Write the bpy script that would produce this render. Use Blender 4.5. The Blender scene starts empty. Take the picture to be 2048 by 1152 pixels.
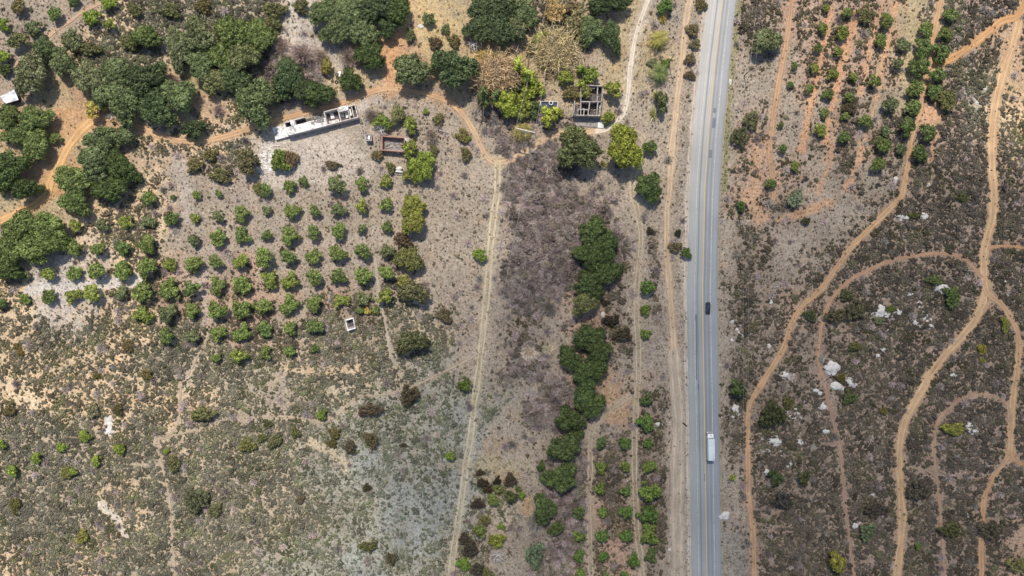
import bpy, math, random
import numpy as np
from mathutils import Vector, Matrix
PI = math.pi
# ------------------------------------------------------------------ camera, sky, sun, exposure
SC = bpy.context.scene
CAMH = 280.0                      # metres above the ground
S = 0.2                           # metres per photo pixel on the ground
cam_d = bpy.data.cameras.new("camera")
cam = bpy.data.objects.new("camera", cam_d)
SC.collection.objects.link(cam)
cam.location = (0, 0, CAMH)
cam.rotation_euler = (0, 0, 0)
cam_d.sensor_width = 36.0
cam_d.lens = 36.0 * CAMH / (2048 * S)
cam_d.clip_start = 1.0
cam_d.clip_end = 20000.0
SC.camera = cam
SUN_EL = math.radians(58.5)
SUN_AZ_DIR = Vector((-0.2, 0.98, 0)).normalized()      # horizontal direction towards the sun
world = bpy.data.worlds.new("World")
SC.world = world
world.use_nodes = True
wn = world.node_tree
wn.nodes.clear()
sky = wn.nodes.new("ShaderNodeTexSky")
sky.sky_type = 'NISHITA'
sky.sun_disc = False
sky.sun_elevation = SUN_EL
sky.sun_rotation = math.atan2(SUN_AZ_DIR.x, SUN_AZ_DIR.y)
bg = wn.nodes.new("ShaderNodeBackground")
bg.inputs[1].default_value = 0.14
wo = wn.nodes.new("ShaderNodeOutputWorld")
wn.links.new(sky.outputs[0], bg.inputs[0])
wn.links.new(bg.outputs[0], wo.inputs[0])
sun_d = bpy.data.lights.new("sun", 'SUN')
sun_d.energy = 4.2
sun_d.angle = math.radians(0.6)
sun_d.color = (1.0, 0.94, 0.84)
sun = bpy.data.objects.new("sun", sun_d)
SC.collection.objects.link(sun)
to_sun = Vector((SUN_AZ_DIR.x * math.cos(SUN_EL), SUN_AZ_DIR.y * math.cos(SUN_EL), math.sin(SUN_EL)))
sun.rotation_euler = to_sun.to_track_quat('Z', 'Y').to_euler()
SC.view_settings.view_transform = 'Standard'
SC.view_settings.look = 'None'
SC.view_settings.exposure = 0.04
SC.view_settings.gamma = 1.0
SC.cycles.max_bounces = 6
SC.cycles.transparent_max_bounces = 12
SC.cycles.volume_bounces = 1

GND = 0.84      # how a sunlit picture value turns into an albedo
FOL = 1.18
SCF = 1.14
C = SC.collection
rnd = random.Random(7)
NP = np.random.RandomState(11)

# ------------------------------------------------------------------ helpers
def lin(c, k=1.0):
    out = []
    for v in c[:3]:
        v = v / 255.0
        v = v / 12.92 if v <= 0.04045 else ((v + 0.055) / 1.055) ** 2.4
        out.append(v * k)
    return tuple(out)

def P(px, py, h=0.0):
    """world x, y of a point that the photograph shows at (px, py) if it is h metres up"""
    k = (CAMH - h) / CAMH
    return ((px - 1024) * S * k, (576 - py) * S * k)

def hashn(ix, iy, seed):
    n = (ix.astype(np.int64) * 374761393 + iy.astype(np.int64) * 668265263 + seed * 974711) & 0x7fffffff
    n = ((n ^ (n >> 13)) * 1274126177) & 0x7fffffff
    n = n ^ (n >> 16)
    return (n & 0xffff) / 65535.0

def vn(x, y, sc, seed=0):
    x = np.asarray(x, float) / sc; y = np.asarray(y, float) / sc
    ix = np.floor(x); iy = np.floor(y)
    fx = x - ix; fy = y - iy
    fx = fx * fx * (3 - 2 * fx); fy = fy * fy * (3 - 2 * fy)
    ix = ix.astype(np.int64) + 100000; iy = iy.astype(np.int64) + 100000
    a = hashn(ix, iy, seed); b = hashn(ix + 1, iy, seed)
    c = hashn(ix, iy + 1, seed); d = hashn(ix + 1, iy + 1, seed)
    return (a * (1 - fx) + b * fx) * (1 - fy) + (c * (1 - fx) + d * fx) * fy

def fbm(x, y, sc, seed=0, octv=4):
    t = 0; w = 0.5; s = 0
    for k in range(octv):
        t = t + w * vn(x, y, sc, seed + k * 17); s += w
        sc *= 0.5; w *= 0.55
    return t / s

def sstep(a, b, x):
    t = np.clip((x - a) / (b - a), 0, 1)
    return t * t * (3 - 2 * t)

def mesh_np(name, V, F, mats=(), smooth=False, fattr=None, midx=None):
    V = np.asarray(V, np.float32); F = np.asarray(F, np.int32)
    me = bpy.data.meshes.new(name)
    me.vertices.add(len(V)); me.vertices.foreach_set("co", V.ravel())
    n, k = F.shape
    me.loops.add(n * k); me.loops.foreach_set("vertex_index", F.ravel())
    me.polygons.add(n)
    me.polygons.foreach_set("loop_start", np.arange(0, n * k, k, dtype=np.int32))
    me.polygons.foreach_set("loop_total", np.full(n, k, np.int32))
    if smooth:
        me.polygons.foreach_set("use_smooth", np.ones(n, bool))
    for m in mats: me.materials.append(m)
    if midx is not None: me.polygons.foreach_set("material_index", np.asarray(midx, np.int32))
    for nm, (typ, dom, arr) in (fattr or {}).items():
        a = me.attributes.new(nm, typ, dom)
        arr = np.asarray(arr, np.float32)
        a.data.foreach_set({'FLOAT': 'value', 'FLOAT_COLOR': 'color', 'FLOAT_VECTOR': 'vector'}[typ], arr.ravel())
    me.update(calc_edges=True)
    return me

def link(name, me, parent=None, loc=(0, 0, 0)):
    o = bpy.data.objects.new(name, me)
    C.objects.link(o)
    o.location = loc
    if parent is not None: o.parent = parent
    return o

def tag(o, label=None, cat=None, group=None, kind=None):
    if label: o['label'] = label
    if cat: o['category'] = cat
    if group: o['group'] = group
    if kind: o['kind'] = kind
    return o

def empty(name, x, y, z=0.0, rz=0.0):
    o = bpy.data.objects.new(name, None)
    C.objects.link(o)
    o.location = (x, y, z); o.rotation_euler = (0, 0, rz)
    o.empty_display_size = 0.5
    return o

class MB:
    """collects boxes, tubes and other shapes into one mesh"""
    def __init__(s): s.v = []; s.f = []
    def add(s, vs, fs):
        b = len(s.v); s.v += [tuple(v) for v in vs]; s.f += [tuple(i + b for i in f) for f in fs]
    def box(s, x0, x1, y0, y1, z0, z1, taper=0.0, bev=0.0):
        t = taper
        vs = [(x0, y0, z0), (x1, y0, z0), (x1, y1, z0), (x0, y1, z0),
              (x0 + t, y0 + t, z1), (x1 - t, y0 + t, z1), (x1 - t, y1 - t, z1), (x0 + t, y1 - t, z1)]
        s.add(vs, [(0, 3, 2, 1), (4, 5, 6, 7), (0, 1, 5, 4), (1, 2, 6, 5), (2, 3, 7, 6), (3, 0, 4, 7)])
    def wall(s, a, b, z0, z1, th, seed=0, broken=0.0, step=0.8):
        """wall from a to b (x, y) with an uneven broken top"""
        r = random.Random(seed * 31 + 5)
        ax, ay = a; bx, by = b
        L = math.hypot(bx - ax, by - ay)
        n = max(1, int(L / step))
        ux, uy = (bx - ax) / L, (by - ay) / L
        nx, ny = -uy * th / 2, ux * th / 2
        vs = []; h = 0
        for i in range(n + 1):
            t = L * i / n
            h = z1 - broken * abs(r.gauss(0, 0.5)) if broken else z1
            j = r.uniform(-.03, .03)
            px, py = ax + ux * t + nx * j, ay + uy * t + ny * j
            vs += [(px + nx, py + ny, z0), (px - nx, py - ny, z0), (px - nx, py - ny, h), (px + nx, py + ny, h)]
        fs = [(0, 1, 2, 3), (4 * n + 3, 4 * n + 2, 4 * n + 1, 4 * n)]
        for i in range(n):
            k = 4 * i
            for q in range(4):
                fs.append((k + q, k + 4 + q, k + 4 + (q + 1) % 4, k + (q + 1) % 4))
        s.add(vs, fs)
    def tube(s, pts, radii, n=6, cap=True):
        pts = [Vector(p) for p in pts]
        vs = []
        for i, p in enumerate(pts):
            d = (pts[min(i + 1, len(pts) - 1)] - pts[max(i - 1, 0)]).normalized()
            u = d.orthogonal().normalized() if i == 0 else (u - d * u.dot(d)).normalized()
            w = d.cross(u)
            r = radii[i] if hasattr(radii, '__len__') else radii
            for k in range(n):
                a = 2 * PI * k / n
                vs.append(tuple(p + u * (r * math.cos(a)) + w * (r * math.sin(a))))
        fs = []
        for i in range(len(pts) - 1):
            for k in range(n):
                fs.append((i * n + k, i * n + (k + 1) % n, (i + 1) * n + (k + 1) % n, (i + 1) * n + k))
        if cap:
            fs.append(tuple(reversed(range(n)))); fs.append(tuple((len(pts) - 1) * n + k for k in range(n)))
        s.add(vs, fs)
    def prism(s, poly, z0, z1):
        n = len(poly)
        s.add([(x, y, z0) for x, y in poly] + [(x, y, z1) for x, y in poly],
              [tuple(reversed(range(n))), tuple(range(n, 2 * n))] + [(i, (i + 1) % n, n + (i + 1) % n, n + i) for i in range(n)])
    def build(s, name, mat, parent=None, bevel=0.0, smooth=False):
        me = bpy.data.meshes.new(name)
        me.from_pydata(s.v, [], s.f)
        me.materials.append(mat)
        if smooth:
            for p in me.polygons: p.use_smooth = True
        me.update()
        o = link(name, me, parent)
        if bevel:
            m = o.modifiers.new("bevel", 'BEVEL'); m.width = bevel; m.segments = 2; m.limit_method = 'ANGLE'
        return o

# ------------------------------------------------------------------ materials
class NT:
    def __init__(s, name):
        s.m = bpy.data.materials.new(name); s.m.use_nodes = True
        s.t = s.m.node_tree; s.t.nodes.clear()
        s.out = s.t.nodes.new("ShaderNodeOutputMaterial")
    def n(s, typ, **kw):
        nd = s.t.nodes.new(typ)
        for k, v in kw.items(): setattr(nd, k, v)
        return nd
    def l(s, a, b): s.t.links.new(a, b)
    def noise(s, scale, detail=3, rough=0.55, dist=0.0, vec=None):
        nd = s.n("ShaderNodeTexNoise"); nd.inputs['Scale'].default_value = scale
        nd.inputs['Detail'].default_value = detail; nd.inputs['Roughness'].default_value = rough
        nd.inputs['Distortion'].default_value = dist
        if vec is not None: s.l(vec, nd.inputs['Vector'])
        return nd.outputs['Fac']
    def ramp(s, x, a, b, va=0.0, vb=1.0):
        nd = s.n("ShaderNodeMapRange"); nd.interpolation_type = 'SMOOTHSTEP'
        s.l(x, nd.inputs[0])
        for i, v in zip((1, 2, 3, 4), (a, b, va, vb)): nd.inputs[i].default_value = v
        return nd.outputs[0]
    def math(s, op, a, b=0.0):
        nd = s.n("ShaderNodeMath", operation=op)
        for i, v in enumerate((a, b)):
            if isinstance(v, (int, float)): nd.inputs[i].default_value = v
            else: s.l(v, nd.inputs[i])
        return nd.outputs[0]
    def mix(s, fac, a, b, mode='MIX'):
        nd = s.n("ShaderNodeMix", data_type='RGBA', blend_type=mode)
        for sock, v in ((nd.inputs[0], fac), (nd.inputs[6], a), (nd.inputs[7], b)):
            if isinstance(v, (int, float)): sock.default_value = v
            elif isinstance(v, tuple): sock.default_value = (v[0], v[1], v[2], 1)
            else: s.l(v, sock)
        return nd.outputs[2]
    def mul(s, col, val):
        """colour times a factor"""
        nd = s.n("ShaderNodeVectorMath", operation='SCALE')
        if isinstance(col, tuple): nd.inputs[0].default_value = col
        else: s.l(col, nd.inputs[0])
        if isinstance(val, (int, float)): nd.inputs['Scale'].default_value = val
        else: s.l(val, nd.inputs['Scale'])
        return nd.outputs[0]
    def bump(s, h, strength, dist):
        nd = s.n("ShaderNodeBump"); nd.inputs['Strength'].default_value = strength
        nd.inputs['Distance'].default_value = dist
        s.l(h, nd.inputs['Height']); return nd.outputs[0]
    def bsdf(s, col, rough=0.9, spec=0.2, metal=0.0, normal=None, trans=None):
        b = s.n("ShaderNodeBsdfPrincipled")
        if isinstance(col, tuple): b.inputs['Base Color'].default_value = (*col[:3], 1)
        else: s.l(col, b.inputs['Base Color'])
        if isinstance(rough, (int, float)): b.inputs['Roughness'].default_value = rough
        else: s.l(rough, b.inputs['Roughness'])
        b.inputs['Specular IOR Level'].default_value = spec
        b.inputs['Metallic'].default_value = metal
        if normal is not None: s.l(normal, b.inputs['Normal'])
        return b.outputs[0]
    def attr(s, name, typ='GEOMETRY'):
        nd = s.n("ShaderNodeAttribute"); nd.attribute_name = name; nd.attribute_type = typ
        return nd
    def pos(s): return s.n("ShaderNodeNewGeometry").outputs['Position']
    def done(s, sh): s.l(sh, s.out.inputs[0]); return s.m

def mat_ground():
    t = NT("ground_soil")
    p = t.pos()
    col = t.attr("soil").outputs['Color']
    a = t.attr("litter").outputs['Fac']
    fine = t.noise(1.25, 6, 0.82, 0.6, p)
    mid = t.noise(0.55, 4, 0.65, 0.4, p)
    big = t.noise(0.06, 3, 0.6, 0, p)
    v = t.n("ShaderNodeTexVoronoi", feature='DISTANCE_TO_EDGE'); v.inputs['Scale'].default_value = 1.1
    t.l(p, v.inputs['Vector'])
    thread = t.ramp(v.outputs['Distance'], 0.0, 0.10, 1.0, 0.0)
    k = t.math('MULTIPLY', t.ramp(fine, 0.32, 0.68, 0.55, 1.42), t.ramp(mid, 0.3, 0.7, 0.84, 1.14))
    k = t.math('MULTIPLY', k, t.ramp(big, 0.3, 0.7, 0.9, 1.1))
    c = t.mul(col, k)
    # pale dead stalks and thin dark litter lying on the soil
    stalk = t.ramp(t.noise(0.95, 6, 0.85, 2.2, p), 0.53, 0.62, 0.0, 1.0)
    c = t.mix(t.math('MULTIPLY', stalk, t.math('MULTIPLY', a, 0.75)), c, lin((216, 204, 188), GND))
    dark = t.ramp(t.noise(0.8, 6, 0.85, 1.5, p), 0.54, 0.64, 0.0, 1.0)
    c = t.mix(t.math('MULTIPLY', dark, t.math('MULTIPLY', a, 0.6)), c, lin((98, 86, 74), GND))
    c = t.mix(t.math('MULTIPLY', thread, t.math('MULTIPLY', a, 0.12)), c, lin((210, 198, 180), GND))
    h = t.math('ADD', fine, mid)
    return t.done(t.bsdf(c, 0.95, 0.1, normal=t.bump(h, 0.8, 0.25)))

def mat_track():
    t = NT("packed_dirt")
    p = t.pos()
    col = t.attr("tc").outputs['Color']
    uv = t.n("ShaderNodeSeparateXYZ"); t.l(t.attr("uv2").outputs['Vector'], uv.inputs[0])
    u = uv.outputs[0]; v = uv.outputs[1]; soft = uv.outputs[2]
    au = t.math('ABSOLUTE', u)
    rut = t.ramp(t.math('ABSOLUTE', t.math('SUBTRACT', au, 0.42)), 0.0, 0.22, 1.0, 0.0)
    comb = t.n("ShaderNodeCombineXYZ")
    t.l(t.math('MULTIPLY', u, 5.0), comb.inputs[0]); t.l(t.math('MULTIPLY', v, 0.12), comb.inputs[1])
    streak = t.noise(1.0, 5, 0.7, 0.3, comb.outputs[0])
    fine = t.noise(2.2, 5, 0.75, 0.5, p)
    big = t.noise(0.12, 3, 0.6, 0, p)
    k = t.math('MULTIPLY', t.ramp(streak, 0.25, 0.75, 0.78, 1.2), t.ramp(fine, 0.25, 0.75, 0.82, 1.18))
    k = t.math('MULTIPLY', k, t.ramp(big, 0.3, 0.7, 0.88, 1.12))
    k = t.math('MULTIPLY', k, t.math('ADD', 0.90, t.math('MULTIPLY', rut, 0.20)))
    c = t.mul(col, k)
    edge = t.math('SUBTRACT', 1.0, au)
    rough_edge = t.noise(0.9, 5, 0.7, 0.5, p)
    al = t.math('SUBTRACT', t.math('ADD', t.math('MULTIPLY', edge, 1.25), t.math('MULTIPLY', rough_edge, 1.35)), t.math('MULTIPLY', soft, 1.0))
    al = t.ramp(al, 0.62, 0.92, 0.0, 1.0)
    tr = t.n("ShaderNodeBsdfTransparent")
    mx = t.n("ShaderNodeMixShader")
    t.l(al, mx.inputs[0]); t.l(tr.outputs[0], mx.inputs[1])
    t.l(t.bsdf(c, 0.95, 0.1, normal=t.bump(t.math('ADD', fine, streak), 0.6, 0.15)), mx.inputs[2])
    return t.done(mx.outputs[0])

def mat_asphalt():
    t = NT("asphalt")
    p = t.pos()
    uv = t.n("ShaderNodeSeparateXYZ"); t.l(t.attr("uv2").outputs['Vector'], uv.inputs[0])
    u = uv.outputs[0]; v = uv.outputs[1]
    def band(c0, w, soft=0.02):
        return t.ramp(t.math('ABSOLUTE', t.math('SUBTRACT', u, c0)), w, w + soft, 1.0, 0.0)
    comb = t.n("ShaderNodeCombineXYZ")
    t.l(t.math('MULTIPLY', u, 22.0), comb.inputs[0]); t.l(t.math('MULTIPLY', v, 0.02), comb.inputs[1])
    streak = t.noise(1.0, 4, 0.6, 0, comb.outputs[0])
    fine = t.noise(5.0, 4, 0.8, 0, p)
    big = t.noise(0.05, 3, 0.6, 0, p)
    base = t.mix(t.ramp(p_y(t, p), -30, 115, 0.0, 1.0), lin((152, 154, 150)), lin((186, 180, 172)))
    c = base
    c = t.mix(t.math('MULTIPLY', band(0.55, 0.52), 0.40), c, lin((138, 142, 146)))     # younger right lane
    c = t.mix(t.math('MULTIPLY', band(-0.34, 0.035, 0.04), 0.5), c, lin((102, 108, 112)))
    c = t.mix(t.math('MULTIPLY', band(0.15, 0.03, 0.05), 0.35), c, lin((96, 102, 112)))
    c = t.mix(t.math('MULTIPLY', band(0.40, 0.03, 0.05), 0.3), c, lin((96, 102, 112)))
    c = t.mix(t.math('MULTIPLY', band(-0.86, 0.2, 0.1), 0.2), c, lin((168, 166, 160)))
    c = t.mix(t.math('MULTIPLY', band(0.80, 0.16, 0.1), 0.2), c, lin((146, 152, 158)))
    k = t.math('MULTIPLY', t.ramp(streak, 0.3, 0.7, 0.90, 1.10), t.ramp(fine, 0.3, 0.7, 0.93, 1.07))
    k = t.math('MULTIPLY', k, t.ramp(big, 0.3, 0.7, 0.93, 1.07))
    return t.done(t.bsdf(t.mul(c, t.math('MULTIPLY', k, 0.90)), 0.85, 0.3))

def p_y(t, p):
    sp = t.n("ShaderNodeSeparateXYZ"); t.l(p, sp.inputs[0]); return sp.outputs[1]

def mat_paint(name, rgb, wear=0.45):
    t = NT(name); p = t.pos()
    n = t.noise(1.8, 5, 0.75, 0, p)
    w = t.ramp(n, wear - 0.08, wear + 0.1, 0.0, 1.0)
    c = t.mix(w, lin((140, 142, 145), 0.9), lin(rgb, 0.9))
    return t.done(t.bsdf(c, 0.7, 0.3))

def mat_leaf():
    t = NT("foliage")
    oc = t.n("ShaderNodeObjectInfo")
    var = t.attr("var").outputs['Fac']
    p = t.n("ShaderNodeTexCoord").outputs['Object']
    clump = t.noise(0.55, 3, 0.6, 0, p)
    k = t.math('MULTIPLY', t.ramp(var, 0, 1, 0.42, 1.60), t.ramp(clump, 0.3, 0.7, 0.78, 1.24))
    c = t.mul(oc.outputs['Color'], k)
    dry = t.ramp(t.noise(0.9, 3, 0.6, 0, p), 0.56, 0.68, 0.0, 0.35)
    c = t.mix(dry, c, t.mul(c, 1.25))
    b = t.n("ShaderNodeBsdfPrincipled")
    t.l(c, b.inputs['Base Color']); b.inputs['Roughness'].default_value = 0.62
    b.inputs['Specular IOR Level'].default_value = 0.25
    tl = t.n("ShaderNodeBsdfTranslucent"); t.l(t.mul(c, 1.2), tl.inputs[0])
    mx = t.n("ShaderNodeMixShader"); mx.inputs[0].default_value = 0.16
    t.l(b.outputs[0], mx.inputs[1]); t.l(tl.outputs[0], mx.inputs[2])
    return t.done(mx.outputs[0])

def mat_scrub():
    t = NT("scrub_foliage")
    tint = t.attr("tint", 'INSTANCER').outputs['Color']
    var = t.attr("var").outputs['Fac']
    c = t.mul(tint, t.ramp(var, 0, 1, 0.72, 1.4))
    return t.done(t.bsdf(c, 0.85, 0.12))

def mat_plain(name, rgb, rough=0.8, spec=0.2, metal=0.0, var=0.15, scale=1.5, k=GND, dirt=None, bump=0.0):
    t = NT(name); p = t.n("ShaderNodeTexCoord").outputs['Object']
    n = t.noise(scale, 5, 0.7, 0.3, p)
    c = t.mul(lin(rgb, k), t.ramp(n, 0.25, 0.75, 1 - var, 1 + var))
    if dirt:
        d = t.ramp(t.noise(scale * 0.45, 5, 0.75, 0.6, p), 0.47, 0.62, 0.0, dirt[1])
        c = t.mix(d, c, lin(dirt[0], k))
    nb = t.bump(n, bump, 0.2) if bump else None
    return t.done(t.bsdf(c, rough, spec, metal, nb))

M = {}
M['ground'] = mat_ground(); M['track'] = mat_track(); M['asphalt'] = mat_asphalt()
M['white_paint'] = mat_paint("white_line_paint", (214, 214, 212), 0.44)
M['yellow_paint'] = mat_paint("yellow_line_paint", (224, 184, 104), 0.36)
M['leaf'] = mat_leaf(); M['scrub'] = mat_scrub()
M['bark'] = mat_plain("bark", (110, 98, 84), 0.9, var=0.3, scale=4)
M['pale_bark'] = mat_plain("pale_bark", (205, 200, 192), 0.9, var=0.15, scale=4)
M['rock'] = mat_plain("granite", (220, 214, 204), 0.9, var=0.16, scale=0.9, dirt=((150, 142, 126), 0.7), bump=0.6)
M['concrete'] = mat_plain("weathered_concrete", (186, 178, 170), 0.9, var=0.18, scale=1.2, dirt=((112, 104, 98), 0.8), bump=0.4)
M['white_concrete'] = mat_plain("whitewashed_concrete", (238, 234, 228), 0.85, var=0.1, scale=1.1, dirt=((146, 138, 130), 0.85), k=0.95)
M['pale_concrete'] = mat_plain("pale_wall", (226, 214, 204), 0.9, var=0.1, scale=1.2, dirt=((150, 138, 128), 0.6))
M['dark_concrete'] = mat_plain("sooty_floor", (112, 104, 100), 0.95, var=0.35, scale=1.4, dirt=((60, 56, 52), 0.8), bump=0.5)  # dark grey with random darker blotches
M['rubble'] = mat_plain("rubble_floor", (168, 160, 154), 0.95, var=0.35, scale=2.2, dirt=((104, 96, 90), 0.8), bump=0.8)
M['brick'] = mat_plain("red_brick", (182, 136, 118), 0.9, var=0.2, scale=2.5, dirt=((190, 160, 140), 0.5))
M['water'] = mat_plain("still_water", (70, 82, 104), 0.12, 0.5, var=0.15, scale=0.6, k=0.7)
M['tin'] = mat_plain("white_tin_roof", (236, 236, 238), 0.55, 0.4, var=0.1, scale=0.8, dirt=((150, 146, 140), 0.7), k=0.95)
M['wood'] = mat_plain("grey_timber", (196, 188, 176), 0.85, var=0.2, scale=3)
M['dark_wood'] = mat_plain("creosoted_pole", (70, 60, 52), 0.85, var=0.2, scale=3)
M['wire'] = mat_plain("steel_wire", (200, 200, 200), 0.4, 0.5, 0.6, var=0.02)
M['car'] = mat_plain("dark_blue_car_paint", (34, 40, 52), 0.25, 0.6, 0.2, var=0.05, k=1)
M['glass'] = mat_plain("tinted_glass", (38, 48, 60), 0.08, 0.7, var=0.03, k=1)
M['tyre'] = mat_plain("tyre_rubber", (32, 32, 34), 0.9, var=0.1, k=1)
M['rim'] = mat_plain("wheel_rim", (170, 172, 175), 0.35, 0.5, 0.8, var=0.05, k=1)
M['white_car'] = mat_plain("white_cab_paint", (240, 240, 242), 0.35, 0.5, var=0.03, k=0.95)
M['box'] = mat_plain("box_aluminium", (212, 218, 218), 0.5, 0.4, 0.0, var=0.06, scale=0.6, k=0.95, dirt=((180, 186, 184), 0.4))
M['chrome'] = mat_plain("metal_trim", (180, 182, 186), 0.3, 0.5, 0.8, var=0.05, k=1)
M['lamp_red'] = mat_plain("red_lens", (150, 24, 20), 0.3, 0.5, var=0.05, k=1)
M['lamp_clear'] = mat_plain("clear_lens", (220, 222, 224), 0.15, 0.6, var=0.03, k=1)

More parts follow.
